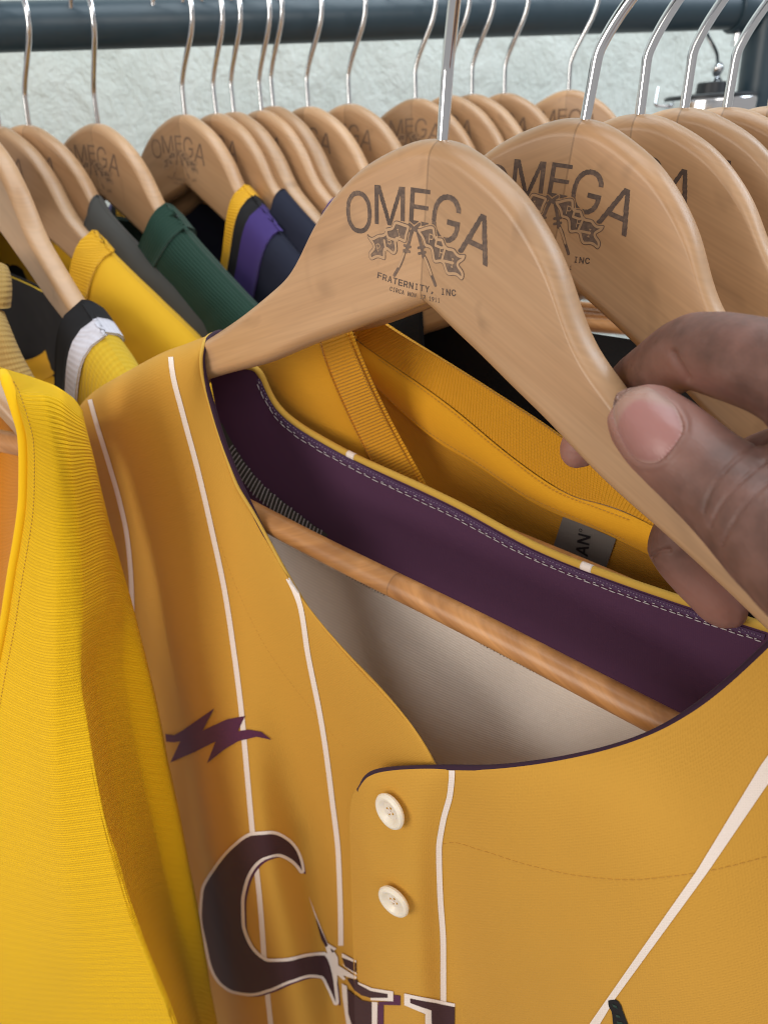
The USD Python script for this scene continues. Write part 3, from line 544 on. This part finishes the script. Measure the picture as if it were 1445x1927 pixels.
dark = [z5(l) for l in ([(135, 90), (250, 330), (232, 345), (190, 280)], [(365, 430), (475, 475), (475, 552), (390, 500)], [(402, 596), (485, 612), (490, 646), (590, 700), (725, 722), (727, 752), (590, 754), (520, 735), (470, 700)],
        [(404, 680), (470, 735), (520, 775), (600, 790), (600, 1100), (490, 1100), (440, 962), (415, 880)], [(905, 757), (1262, 826), (1256, 1100), (1072, 1100), (1066, 850), (908, 792)], [(270, 352), (305, 380), (284, 390)])]
purp = [z5(l) for l in ([(772, 732), (825, 738), (825, 816), (655, 812), (648, 788), (772, 784)], [(645, 812), (692, 816), (690, 1100), (645, 1100)], [(890, 822), (1018, 886), (1018, 866), (920, 826)])]
clipR = sbox(669, 1400, 1500, 2200)
for nm, ls, up, mt in (('script_shadow', purp, .00035, p_purple), ('script_outline', white, .0005, p_white), ('script_letter', dark, .0007, p_dark)):
    u_ = unary_union([Polygon(l).buffer(0) for l in ls])
    for pt, reg, dz in ((L, sbox(560, 1600, 705, 2200), .0003), (R_, clipR, 0.)):
        q_ = u_.intersection(reg)
        for piece in getattr(q_, 'geoms', [q_]):
            if piece.geom_type == 'Polygon' and piece.area > 3: g, uv = pt.print_(piece, up+dz, 6); obj(nm, g, mt, jersey, uv=uv)
tail = smooth_poly(z8([(910, 868), (930, 866), (948, 884), (955, 905), (972, 950), (990, 1010), (935, 1010), (926, 940), (922, 905), (912, 884)]))
g, uv = R_.print_(tail.buffer(1.5), .0004, 5); obj('tail_print', g, black_cloth, jersey, uv=uv)
g, uv = R_.print_(unary_union([Polygon(z8(l)) for l in ([(922, 876), (938, 884), (940, 892), (926, 886)], [(934, 912), (948, 916), (950, 924), (936, 920)], [(938, 935), (956, 938), (958, 946), (940, 944)])]), .0006, 5); obj('tail_highlight', g, green_cloth, jersey, uv=uv)
obj('topstitching', cat([R_.dashes([(830, 1590), (850, 1586), (900, 1599), (1000, 1630), (1100, 1650), (1180, 1656), (1300, 1645), (1445, 1612), (1520, 1590)], 14, 10, .00016, .0001),
                         L.dashes([(374, 880), (420, 1040), (490, 1200), (590, 1340), (650, 1410)], 9, 6, .00011, .00005)]), thread_g, jersey)
# buttons
def button(px, py):
    V, _ = R_.lift([(px, py), (px+20, py), (px, py-20)], .0012); nz = unit(np.cross(V[1]-V[0], V[2]-V[0])); nz = nz if nz@(C-V[0]) > 0 else -nz
    x = unit(V[1]-V[0]); y = np.cross(nz, x)
    prof = np.array([(0, .0006), (.0034, .0006), (.0042, .0012), (.0052, .0021), (.0062, .0023), (.0071, .0019), (.0076, .0010), (.0072, -.0002), (.005, -.0009), (0, -.0010)])
    b = trimesh.creation.revolve(prof, sections=48)
    b.apply_transform(np.vstack([np.c_[x, y, nz, V[0]+nz*.0012], [0, 0, 0, 1]]))
    p = obj('button', b, button_m, jersey, smooth=30)
    hs = []
    for a in (45, 135, 225, 315):
        q = V[0]+nz*.00185+.0016*(math.cos(math.radians(a))*x+math.sin(math.radians(a))*y); d_ = trimesh.creation.icosphere(2, .00055); d_.apply_translation(q-nz*.0002); hs.append(d_)
    obj('thread_hole', cat(hs), thread_g, p)
    ln = [tube([V[0]+nz*.0019+.0016*(a*x+b_*y), V[0]+nz*.0022, V[0]+nz*.0019-.0016*(a*x-b_*y)], .00028, 5) for a, b_ in ((.7, .7), (.7, -.7))]
    obj('thread', cat(ln), p_white, p)
button(744, 1520); button(749, 1687)

# ---------------------------------------------------------------- the bright yellow jersey at the left
F_y = Frame(at(np.array(40.), np.array(900.), .33), 26)
yj = thing('mesh_jersey', 'bright yellow ribbed mesh jersey hanging nearest the camera at the left edge', 'jersey')
Y = Patch(grid_on(F_y, [
 [(-2, 690, -1.4), (30, 700, -1.6), (70, 712, -2), (110, 728, -2.5), (142, 752, -3.2), (156, 772, -4), (150, 800, -6), (140, 830, -4.2)],
 [(10, 712, 0), (42, 738, .2), (80, 740, .0), (118, 754, -.6), (150, 780, -1.6), (160, 796, -3), (160, 830, -3.6), (156, 860, -4.2)],
 [(40, 800, .6), (66, 830, .9), (100, 845, .8), (130, 850, .2), (160, 850, -1.0), (176, 856, -2.8), (180, 880, -3.6), (176, 900, -4.2)],
 [(45, 930, .8), (72, 960, 1.2), (110, 975, 1.2), (145, 975, .6), (178, 965, -.8), (198, 965, -2.8), (206, 980, -3.6), (202, 1000, -4.2)],
 [(20, 1110, 1.4), (60, 1140, 2.0), (110, 1150, 2.2), (155, 1145, 1.5), (196, 1125, -.4), (226, 1120, -2.4), (246, 1130, -3.4), (240, 1140, -4.2)],
 [(-12, 1285, 2.0), (45, 1320, 2.8), (110, 1335, 3.2), (158, 1325, 2.6), (186, 1300, .2), (234, 1290, -1.8), (287, 1300, -3.0), (280, 1310, -4.2)],
 [(-40, 1470, 2.6), (40, 1500, 3.6), (120, 1520, 4.2), (190, 1510, 3.6), (220, 1480, .8), (268, 1470, -1.6), (324, 1480, -3.0), (318, 1490, -4.2)],
 [(-60, 1690, 3.0), (40, 1720, 4.2), (150, 1740, 5.0), (252, 1730, 4.4), (282, 1690, 1.2), (316, 1680, -1.4), (366, 1690, -3.0), (358, 1700, -4.2)],
 [(-80, 1950, 3.2), (40, 1970, 4.6), (190, 1980, 5.6), (346, 1975, 5.0), (368, 1940, 1.6), (384, 1930, -1.2), (410, 1940, -3.0), (402, 1950, -4.2)],
 [(-90, 2200, 3.2), (40, 2220, 4.6), (210, 2230, 5.6), (410, 2220, 5.0), (430, 2190, 1.6), (450, 2180, -1.2), (476, 2190, -3.0), (466, 2200, -4.2)]]), 190, 150, .0007, 11, wsc=20., kind=PchipInterpolator)
g, uv = Y.shell(.0014); obj('front', g, yellow, yj, uv=uv)
hem = Y.P[12:120, 0]
obj('neck_hem', tube(hem+Y.N[12:120, 0]*.0004, .0022, 12), yellow, yj, smooth=True)
obj('neck_stitching', cat([Y.dashes([(q[0]+18+2*k, q[1]+8) for q in proj(Y.P[18:112:4, 2])*0+proj(Y.P[18:112:4, 0])], 7, 4, .0002, .0002) for k in (0,)]), thread_g, yj)
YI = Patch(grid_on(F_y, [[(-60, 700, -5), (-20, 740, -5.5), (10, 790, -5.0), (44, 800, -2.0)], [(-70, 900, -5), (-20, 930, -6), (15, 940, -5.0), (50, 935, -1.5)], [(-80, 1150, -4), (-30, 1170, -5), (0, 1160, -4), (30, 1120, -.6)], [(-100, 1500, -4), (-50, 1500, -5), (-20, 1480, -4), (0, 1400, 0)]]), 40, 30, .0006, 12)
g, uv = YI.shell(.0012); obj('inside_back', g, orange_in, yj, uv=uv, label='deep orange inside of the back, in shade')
tip = F_y.plane(np.array(118.), np.array(835.), -2.4); fy = Frame(tip, 26, 4); fy.O = tip-.216*fy.u+.155*fy.w+.013*fy.n*-1
hanger(fy, 'maple hanger at the left edge, only a sliver above the bright yellow jersey visible', 18, G_F)

# ---------------------------------------------------------------- the gold t-shirt on the second hanger
tee = thing('t_shirt', 'golden yellow cotton t-shirt with ribbed collar just behind the pinstriped jersey', 't-shirt')
TA = Patch(grid_on(F_main, [[(470, 690, -3.0), (510, 668, -2.8), (555, 652, -2.5), (603, 636, -2.35)], [(500, 770, -3.4), (545, 755, -3.1), (600, 735, -2.8), (634, 722, -2.7)], [(560, 860, -4.2), (610, 850, -4.0), (650, 840, -3.9), (682, 826, -3.8)], [(640, 980, -4.8), (680, 975, -4.6), (715, 960, -4.5), (745, 945, -4.4)], [(700, 1120, -5.2), (740, 1120, -5.0), (780, 1110, -4.9), (820, 1100, -4.8)]]), 70, 50, .0005, 21)
g, uv = TA.shell(); obj('front', g, tee_gold, tee, uv=uv)
TB = Patch(grid_on(F_main, [[(600, 638, -2.3), (612, 634, -2.15), (646, 622, -2.15), (658, 618, -2.3)], [(630, 722, -2.65), (642, 718, -2.5), (680, 704, -2.5), (690, 700, -2.7)], [(678, 826, -3.7), (690, 822, -3.55), (728, 806, -3.6), (738, 800, -3.8)], [(741, 945, -4.3), (752, 940, -4.15), (790, 922, -4.2), (800, 916, -4.4)], [(816, 1100, -4.7), (826, 1094, -4.6), (862, 1076, -4.7), (872, 1070, -4.9)]]), 110, 30, .0002, 22)
g, uv = TB.shell(.0022); uv = uv[:, ::-1]; obj('collar_front', g, tee_rib, tee, uv=uv)
TC = Patch(grid_on(F_main, [[(700, 592, -5.2), (764, 636, -5.6), (850, 688, -5.9), (950, 752, -6.1), (1045, 815, -6.2), (1130, 880, -6.2), (1215, 940, -6.1), (1310, 1005, -6.0), (1420, 1080, -5.8)], [(672, 630, -5.0), (711, 668, -5.4), (838, 756, -5.7), (946, 845, -5.9), (1054, 921, -5.9), (1120, 945, -5.9), (1195, 972, -5.8), (1290, 1030, -5.7), (1400, 1100, -5.5)]]), 24, 150, .0002, 23)
g, uv = TC.shell(.002); obj('collar_back', g, tee_rib, tee, uv=uv)
TD = Patch(grid_on(F_main, [[(671, 632, -4.9), (710, 668, -5.3), (837, 757, -5.6), (945, 846, -5.8), (1053, 922, -5.8), (1119, 946, -5.8), (1194, 973, -5.7), (1289, 1031, -5.6)], [(664, 655, -4.6), (690, 690, -5.0), (820, 790, -5.3), (915, 862, -5.5), (1025, 934, -5.5), (1110, 974, -5.5), (1190, 1003, -5.4), (1280, 1050, -5.3)], [(660, 668, -4.8), (682, 705, -5.2), (806, 818, -5.5), (892, 872, -5.7), (1000, 944, -5.7), (1100, 988, -5.7), (1185, 1026, -5.6), (1275, 1070, -5.5)]]), 26, 140, .0002, 24)
g, uv = TD.shell(.0012); obj('neck_tape', g, tee_gold, tee, uv=uv)
obj('neck_stitching', cat([TD.dashes([(p[0], p[1]+e) for p in [(712, 672), (838, 762), (946, 850), (1054, 926), (1119, 951), (1188, 977)]], 8, 6, .00018, .0002) for e in (3,)]+[TD.dashes([(694, 712), (806, 812), (892, 866), (1000, 937), (1100, 981), (1180, 1017)], 8, 6, .00018, .0002)]), thread_g, tee)
TE = Patch(grid_on(F_main, [[(655, 650, -5.0), (682, 700, -5.4), (806, 814, -5.9), (892, 868, -6.1), (1000, 938, -6.1), (1100, 982, -6.1), (1185, 1020, -6.0), (1290, 1075, -5.9), (1400, 1130, -5.7)], [(700, 800, -5.0), (740, 840, -5.6), (830, 920, -6.2), (910, 980, -6.4), (1010, 1040, -6.4), (1105, 1080, -6.4), (1190, 1110, -6.3), (1290, 1150, -6.1), (1400, 1200, -5.9)], [(760, 1000, -5.0), (800, 1030, -5.6), (880, 1090, -6.2), (950, 1130, -6.4), (1030, 1180, -6.4), (1120, 1210, -6.4), (1200, 1230, -6.3), (1300, 1270, -6.1), (1400, 1310, -5.9)]]), 60, 110, .0005, 25)
g, uv = TE.shell(); obj('inside_back', g, tee_mesh, tee, uv=uv)
lg = Polygon([(1062, 968), (1161, 1012), (1136, 1085), (1038, 1042)])
g, uv = TE.print_(lg, .0009, 7); tgp = obj('size_tag', g, tag_m, tee, uv=uv)
tm = []
for s_, x0, x1, y0, y1 in (('AN', 0, 40, 0, 24), ('o', 43, 49, 18, 24)):
    P, f = txt(s_, x0, x1, y0, y1, maxe=6, bold=(s_ == 'AN')); d1 = np.array([.15, -.99]); d2 = np.array([-.97, -.25])
    q = np.array([1108, 1046])+P[:, :1]*d1+P[:, 1:]*d2; V, ok = TE.lift(q, .0012); tm.append(trimesh.Trimesh(V, np.vstack([f, f[:, ::-1]]), process=False))
obj('tag_lettering', cat(tm), thread_k, tgp, smooth=False)

# ---------------------------------------------------------------- shirts on hangers further back, each built round its own hanger
def shoulder_z(x): x = np.abs(x); return PchipInterpolator(half_top[:, 0], half_top[:, 1])(np.minimum(x, .2225))-np.maximum(0, x-.2225)*1.2
def shirt(fr, name, label, catg, main, inner, xn=.062, dropf=.07, dropb=.018, bands=(), length=.42, hw=.245, seed=1, full=.019, group=None, swell=.004):
    t = thing(name, label, catg, group)
    m, n = 46, 121
    x = np.unique(np.r_[np.linspace(-hw, hw, n), -xn, xn, -xn*.97, xn*.97]); n = len(x); zn = float(shoulder_z(xn))
    def surf(side, x, s):
        ridge = np.where(np.abs(x) < xn, zn+.0035, shoulder_z(x)+.0035)
        k = np.clip(1-(x/xn)**2, 0, 1); top = ridge-(dropf if side < 0 else dropb)*k**.5*(np.abs(x) < xn)
        z = top+(-length-top)*s**1.6
        d = ridge-z; y = side*(full*(1-np.exp(-np.maximum(d, 0)/.012))**.6+swell*np.minimum(d/.2, 1)*(1+np.sin(x*60+seed)+.6*np.sin(x*131+2*seed)))
        return np.stack([x, y+bow(x), z], -1)
    def sheet(side):
        s_, xx = np.meshgrid(np.linspace(0, 1, m), x, indexing='ij'); P = surf(side, xx, s_); P = P+(meshkit.fbm(P*26, 4, seed)-.5)[..., None]*np.array([0, .008, .003])*np.minimum(1, s_*4)[..., None]
        return fr.world(P)
    for side, nm in ((-1, 'front'), (1, 'back')):
        p = Patch.__new__(Patch); p.P = sheet(side); p.m, p.n = p.P.shape[:2]
        N = unit(np.cross(np.gradient(p.P, axis=1), np.gradient(p.P, axis=0))+1e-15); N = N if (N@fr.n).mean()*(-side) > 0 else -N
        p.N = N; p.u = np.r_[0, np.cumsum(np.linalg.norm(np.diff(p.P, axis=1), axis=2).mean(0))]; p.v = np.r_[0, np.cumsum(np.linalg.norm(np.diff(p.P, axis=0), axis=2).mean(1))]
        g, uv = p.shell(.0012); obj(nm, g, main, t, uv=uv)
        if side == 1:
            q = Patch.__new__(Patch); q.P = p.P-p.N*.0016; q.N = -p.N; q.m, q.n, q.u, q.v = p.m, p.n, p.u, p.v
            g, uv = q.shell(.0003); obj('inside_back', g, inner, t, uv=uv)
    # collar: bands laid outwards from the neck edge, on the front and on the back
    for (w0_, w1_, mt) in bands:
        for side in (-1, 1):
            a = np.linspace(-1, 1, 81); xx = xn*np.sin(a*math.pi/2); dr = dropf if side < 0 else dropb
            zz = zn+.0035-dr*np.sqrt(np.clip(1-(xx/xn)**2, 0, 1)); c2 = np.stack([xx, zz], 1); tt = unit(np.gradient(c2, axis=0)); nn = np.stack([tt[:, 1], -tt[:, 0]], 1)
            nn[0], nn[-1] = nn[1], nn[-2]; rows = []
            nn = unit(nn*np.array([1., 1.])); 
            for w_ in np.linspace(w0_, w1_, 5):
                q = c2+nn*w_; over = np.maximum(0, q[:, 1]-(np.where(np.abs(q[:, 0]) < xn, zn+.0035, shoulder_z(q[:, 0])+.0035)))
                q[:, 1] -= over
                rid = np.where(np.abs(q[:, 0]) < xn, zn+.0035, shoulder_z(q[:, 0])+.0035); d = rid-q[:, 1]
                y = side*(full*(1-np.exp(-np.maximum(d, 0)/.012))**.6+swell*np.minimum(d/.2, 1)*(1+np.sin(q[:, 0]*60+seed)+.6*np.sin(q[:, 0]*131+2*seed))+.0022*np.sqrt(np.clip(d/.006, 0, 1)))
                rows.append(np.stack([q[:, 0], y+bow(q[:, 0]), q[:, 1]+.0010+.0022*np.exp(-np.maximum(d, 0)/.003)], 1))
            P = fr.world(np.array(rows)); p = Patch.__new__(Patch); p.P = P; p.m, p.n = P.shape[:2]; N = unit(np.cross(np.gradient(P, axis=1), np.gradient(P, axis=0))+1e-15); p.N = N if (N@fr.n).mean()*(-side) > 0 else -N
            p.u = np.r_[0, np.cumsum(np.linalg.norm(np.diff(P, axis=1), axis=2).mean(0))]; p.v = np.r_[0, np.cumsum(np.linalg.norm(np.diff(P, axis=0), axis=2).mean(1))]
            g, uv = p.shell(.0016); obj('collar_band', g, mt, t, uv=uv)
    return t
rg = 'shirts on the back rail'
shirt(RF[0], 'ringer_jersey', 'black jersey with black, white and gold striped collar at far left', 'jersey', gold_knit, black_cloth, xn=.108, dropf=.13, bands=((0, .013, black_cloth), (.013, .024, white_cloth)), seed=2, group=rg)
shirt(RF[1], 'yellow_t_shirt', 'plain yellow t-shirt with ribbed collar on the back rail, above the gold jersey shoulder', 't-shirt', rear_yellow, rear_yellow, xn=.078, dropf=.10, bands=((0, .017, rear_yellow_rib),), seed=3, group=rg, full=.023)
shirt(RF[2], 'grey_shirt', 'charcoal grey shirt between the yellow t-shirt and the green sweater', 'shirt', grey_cloth, black_cloth, xn=.055, seed=4, full=.015, swell=.001, group=rg)
shirt(RF[3], 'green_sweater', 'dark green knitted sweater with thick rolled collar', 'sweater', green_cloth, green_cloth, xn=.064, dropf=.05, bands=((0, .02, green_cloth),), seed=5, group=rg, full=.021)
shirt(RF[4], 'striped_collar_knit', 'purple and black knit with a yellow edged collar', 'sweater', navy_cloth, navy_cloth, xn=.060, dropf=.10, bands=((0, .008, rear_yellow_rib), (.008, .016, black_cloth), (.016, .036, violet_cloth)), seed=6, group=rg)
shirt(RF[5], 'navy_shirt', 'dark navy shirt behind the yellow collared purple knit', 'shirt', navy_cloth, navy_cloth, xn=.064, seed=7, group=rg)
shirt(RF[7], 'purple_t_shirt', 'bright violet t-shirt, a small patch at the left of the hand-held hanger', 't-shirt', violet_cloth, violet_cloth, xn=.074, seed=8, group=rg)
shirt(front[1], 'black_t_shirt', 'black shirt glimpsed behind the gold t-shirt collar', 't-shirt', black_cloth, black_cloth, xn=.09, dropf=.14, seed=9, full=.010, swell=.001)
# the ribbed tan sweater at the left edge
F_s = rear_frame(-120, 260, 55)
sw_ = thing('ribbed_sweater', 'tan and gold finely ribbed sweater at the far left edge', 'sweater')
S1 = Patch(np.array([[at(np.array(x), np.array(y), d) for x, y, d in row] for row in [[(-60., 490., .46), (-20., 490., .44), (8., 496., .44), (14., 506., .46)], [(-60., 530., .45), (-20., 535., .43), (14., 535., .43), (19., 535., .46)], [(-60., 575., .45), (-20., 580., .43), (12., 580., .43), (17., 575., .46)]]]), 40, 40, .0006, 31)
g, uv = S1.shell(.004); obj('collar', g, tan_knit, sw_, uv=uv[:, ::-1])
S2 = Patch(np.array([[at(np.array(x), np.array(y), d) for x, y, d in row] for row in [[(-80., 560., .45), (-40., 570., .43), (0., 582., .43), (6., 590., .46)], [(-80., 620., .44), (-30., 630., .42), (16., 630., .42), (24., 640., .46)], [(-80., 680., .44), (-20., 690., .42), (36., 680., .42), (44., 685., .46)], [(-80., 760., .44), (-10., 760., .42), (56., 730., .42), (68., 735., .46)], [(-80., 860., .44), (0., 850., .42), (70., 820., .42), (84., 820., .46)]]]), 80, 50, .0006, 32)
g, uv = S2.shell(.004); obj('body', g, tan_knit, sw_, uv=uv[:, ::-1])

# ---------------------------------------------------------------- the fixture beside the post
fx = thing('hanging_fixture', 'small black fixture hanging on a chrome hook beside the dark post', 'hanger')
D = .70
def A(x, y, d=D): return at(np.array(float(x)), np.array(float(y)), d)
obj('hook', tube(spline([A(1310, 20, D+.012), A(1318, 40, D+.004), A(1326, 55), A(1336, 76), A(1347, 98), A(1349, 112), A(1348, 125)], 40), .0020, 12), chrome, fx, smooth=True)
up = np.array([0, 0, 1.])
b0 = A(1347, 152)
def lathe(pr, o): m = trimesh.creation.revolve(np.array(pr), sections=40); m.apply_translation(o); return m
obj('ball_joint', lathe([(0, .0155), (.003, .015), (.0052, .012), (.0055, .0095), (.004, .006), (.0028, .004), (.0045, .002), (.006, 0), (0, 0)], b0), chrome, fx, smooth=30)
cb = A(1338, 168)
obj('cap', lathe([(0, .010), (.011, .0098), (.0125, .009), (.0135, 0), (.0135, -.002), (0, -.002)], cb-up*.0035), black_plastic, fx, smooth=30)
obj('body', lathe([(0, 0), (.037, 0), (.0395, -.001), (.040, -.003), (.039, -.020), (.037, -.022), (0, -.022)], cb-up*.0035), black_plastic, fx, smooth=30)
obj('rim', lathe([(.0400, -.004), (.0408, -.006), (.0405, -.018), (.0398, -.0195)], cb-up*.0035), chrome, fx, smooth=30)
obj('wire_prong', tube(spline([A(1238, 164), A(1235, 180), A(1233, 194), A(1238, 198), A(1262, 199)], 40, PchipInterpolator), .0016, 8), chrome, fx)
obj('wire_prong', tube([A(1434, 173), A(1427, 198)], .0022, 8), chrome, fx)

# ---------------------------------------------------------------- the hand
def ch(pts): return [(at(np.array(float(x)), np.array(float(y)), d), r) for x, y, d, r in pts]
thumb = ch([(1211, 786, .203, .0100), (1235, 810, .199, .0117), (1304, 870, .193, .0118), (1392, 946, .184, .0124), (1500, 1050, .170, .0140), (1640, 1120, .158, .018), (1800, 1120, .152, .025)])
index = ch([(1088, 846, .258, .0078), (1120, 810, .257, .0085), (1190, 725, .248, .0092), (1298, 656, .208, .0104), (1330, 660, .200, .0108), (1450, 690, .184, .0116), (1640, 760, .168, .0125), (1800, 880, .160, .018)])
middle = ch([(1368, 1146, .250, .0080), (1340, 1115, .251, .0090), (1268, 1030, .252, .0098), (1330, 930, .240, .0102), (1480, 860, .212, .0106), (1640, 880, .180, .0125), (1800, 980, .165, .017)])
ring = ch([(1650, 1230, .262, .0078), (1590, 1180, .262, .0085), (1530, 1080, .262, .0095), (1620, 980, .235, .0100), (1720, 980, .195, .0120), (1820, 1060, .168, .016)])
pinky = ch([(1800, 1280, .262, .0068), (1740, 1220, .262, .0075), (1700, 1120, .255, .0085), (1760, 1050, .225, .009), (1820, 1060, .19, .0110), (1860, 1120, .170, .015)])
palm = ch([(1720, 950, .162, .020), (1800, 1050, .160, .024), (1960, 1100, .155, .028), (2500, 1330, .150, .030)])
def hull_chain(c):
    out = []
    for (p, r), (q, s) in zip(c[:-1], c[1:]):
        out.append(mf.Manifold.batch_hull([mf.Manifold.sphere(r, 24).translate(list(map(float, p))), mf.Manifold.sphere(s, 24).translate(list(map(float, q)))]))
    return out
bones = []
for c in (thumb, index, middle, ring, pinky, palm): bones += hull_chain(c)
web = ch([(1500, 1010, .172, .010), (1560, 800, .176, .010), (1700, 900, .166, .016)])
bones.append(mf.Manifold.batch_hull([mf.Manifold.sphere(r, 24).translate(list(map(float, p))) for p, r in web]))
body = mf.Manifold.batch_boolean(bones, mf.OpType.Add).refine_to_length(.0022)
mm = body.to_mesh(); hand = trimesh.Trimesh(mm.vert_properties[:, :3], mm.tri_verts, process=True)
trimesh.smoothing.filter_taubin(hand, .5, -.52, iterations=22)
for it in (8, 8):
    hv, hf = trimesh.remesh.subdivide(hand.vertices, hand.faces); hand = trimesh.Trimesh(hv, hf, process=True)
    trimesh.smoothing.filter_taubin(hand, .5, -.52, iterations=it)
# creases of the thumb and finger joints, a little pressed-in flesh, fine skin relief
def crease(h, pts, depth, r, ln):
    P = np.vstack([spline(np.array([at(np.array(float(x)), np.array(float(y)), d) for x, y, d in l]), 120) for l in pts]); vis = (h.vertex_normals*(C-h.vertices)).sum(1) > 0
    # the crease is a groove where the skin passes this line of sight, on the near side only
    pix, cp_ = proj(h.vertices), proj(P); dist, k = cKDTree(cp_).query(pix); dz = (h.vertices-C)@FW; near = dz < ((P-C)@FW)[k]+ln
    h.vertices -= h.vertex_normals*(depth*np.exp(-(dist/r)**2)*(vis & near))[:, None]
crease(hand, [[(1424, 836, .172), (1390, 860, .172), (1352, 900, .172), (1324, 962, .172)], [(1440, 868, .172), (1395, 905, .172), (1350, 960, .172), (1336, 990, .172)], [(1450, 905, .17), (1410, 940, .17), (1378, 985, .17), (1358, 1022, .17)]], .00042, 3.8, .012)
crease(hand, [[(1266, 664, .195), (1278, 690, .195), (1292, 712, .195)]], .0009, 7., .02)
crease(hand, [[(1222, 1052, .245), (1238, 1040, .245), (1258, 1036, .245)]], .0009, 5., .02)
hand.vertices += hand.vertex_normals*((meshkit.fbm(hand.vertices*420, 3, 5)-.5)*.00012)[:, None]
nail_px = np.array([(1179, 731), (1200, 727), (1222, 729), (1243, 742), (1264, 758), (1280, 786), (1285, 806), (1276, 828), (1258, 852), (1238, 869), (1214, 871), (1190, 858), (1172, 830), (1158, 800), (1153, 768), (1179, 731)], float)
npoly = Polygon(spline(nail_px, 120)); import shapely
hx = proj(hand.vertices); nearv = ((hand.vertices-C)@FW < .21) & ((hand.vertex_normals*(C-hand.vertices)).sum(1) > 0) & (np.linalg.norm(hx-np.array([1219, 800]), axis=1) < 130)
ii = np.where(nearv)[0]; dd_ = shapely.distance(npoly, shapely.points(hx[ii])); hand.vertices[ii] += hand.vertex_normals[ii]*(np.where(dd_ > 0, .00055*np.exp(-((dd_-7)/7)**2), -.0001)*np.clip((hx[ii][:, 1]-745)/40, 0, 1))[:, None]
tips = np.array([thumb[0][0], thumb[1][0], index[0][0], middle[0][0], middle[1][0]]); td = np.min(np.linalg.norm(hand.vertices[:, None]-tips[None], axis=2), axis=1)
tone = np.clip(1-(td-.008)/.014, 0, 1)
skin = M('skin', {'a': ('attribute', {'attribute': 'tone'}), 'tc': ('texture_coordinate', {}), 'n': ('noise_texture', {'scale': 160., 'detail': 5.}), 'v': ('voronoi_texture', {'scale': 900., 'feature': 'distance_to_edge'}),
        'r': ('rgb_ramp', {'ramp': [(.3, (.098, .048, .036)), (.5, (.13, .063, .048)), (.7, (.165, .082, .064))]}), 'mx': ('mix_color', {'b': (.30, .145, .115)}), 'b': ('bump', {'strength': .3, 'distance': .0004}), 'ad': ('math', {'math_type': 'multiply_add', 'value2': .5}),
        'p': ('principled_bsdf', {'roughness': .5, 'subsurface_weight': .18, 'subsurface_radius': (.0035, .0014, .0008), 'subsurface_scale': 1.0, 'specular_ior_level': .4})},
        [('tc.object', 'n.vector'), ('tc.object', 'v.vector'), ('n.fac', 'r.fac'), ('r.color', 'mx.a'), ('a.fac', 'mx.fac'), ('mx.result', 'p.base_color'), ('v.distance', 'ad.value1'), ('n.fac', 'ad.value3'), ('ad.value', 'b.height'), ('b.normal', 'p.normal')])
per = thing('person', 'hand reaching in from the right, pinching the printed hanger between thumb and fingers', 'person')
hp = obj('hand', (hand.vertices, hand.faces), skin, per, smooth=True)
UsdGeom.PrimvarsAPI(UsdGeom.Mesh(hp)).CreatePrimvar('tone', Sdf.ValueTypeNames.FloatArray, 'vertex').Set([float(t) for t in tone])
# thumbnail: a curved plate laid on the thumb
nail_out = spline(np.array([(1160, 741), (1179, 731), (1200, 727), (1222, 729), (1243, 742), (1264, 758), (1280, 786), (1285, 806), (1276, 828), (1258, 852), (1238, 869), (1214, 871), (1190, 858), (1172, 830), (1158, 800), (1153, 768), (1160, 741)], float), 90)[:-1]
np_ = poly_tri(Polygon(nail_out), 5.)[0]; px, f = np_
ri = hand.ray.intersects_location(np.repeat(C[None], len(px), 0), ray(px[:, 0], px[:, 1]), multiple_hits=True)
dep = np.full(len(px), np.nan)
for loc, k in zip(ri[0], ri[1]):
    d = (loc-C)@FW
    if np.isnan(dep[k]) or d < dep[k]: dep[k] = d
okn = ~np.isnan(dep) & (dep < .21)
tr = cKDTree(px[okn]); dd, kk = tr.query(px, k=12); dep2 = dep[okn][kk].mean(1)
e = np.array([Polygon(nail_out).exterior.distance(q) for q in __import__('shapely').points(px)])
V = at(px[:, 0], px[:, 1], dep2-.00015-.0007*(1-np.exp(-e/9.)))
nf = np.cross(V[f[:, 1]]-V[f[:, 0]], V[f[:, 2]]-V[f[:, 0]]); f = np.where((np.einsum('ij,ij->i', nf, C-V[f[:, 0]]) < 0)[:, None], f[:, ::-1], f)
free = np.clip(1-(np.hypot((px[:, 0]-1222)/66., (px[:, 1]-808)/66.)-.86)/.12, 0, 1)*np.clip((px[:, 1]-742+ (px[:, 0]-1200)*-.25)/14., 0, 1)
nailm = M('nail', {'a': ('attribute', {'attribute': 'quick'}), 'mx': ('mix_color', {'a': (.34, .20, .16), 'b': (.32, .15, .135)}), 'p': ('principled_bsdf', {'roughness': .34, 'specular_ior_level': .4, 'subsurface_weight': .2, 'subsurface_radius': (.002, .001, .0007), 'subsurface_scale': 1.})}, [('a.fac', 'mx.fac'), ('mx.result', 'p.base_color')])
nl = obj('thumbnail', (V, f), nailm, per, smooth=True)
UsdGeom.PrimvarsAPI(UsdGeom.Mesh(nl)).CreatePrimvar('quick', Sdf.ValueTypeNames.FloatArray, 'vertex').Set([float(t) for t in free])
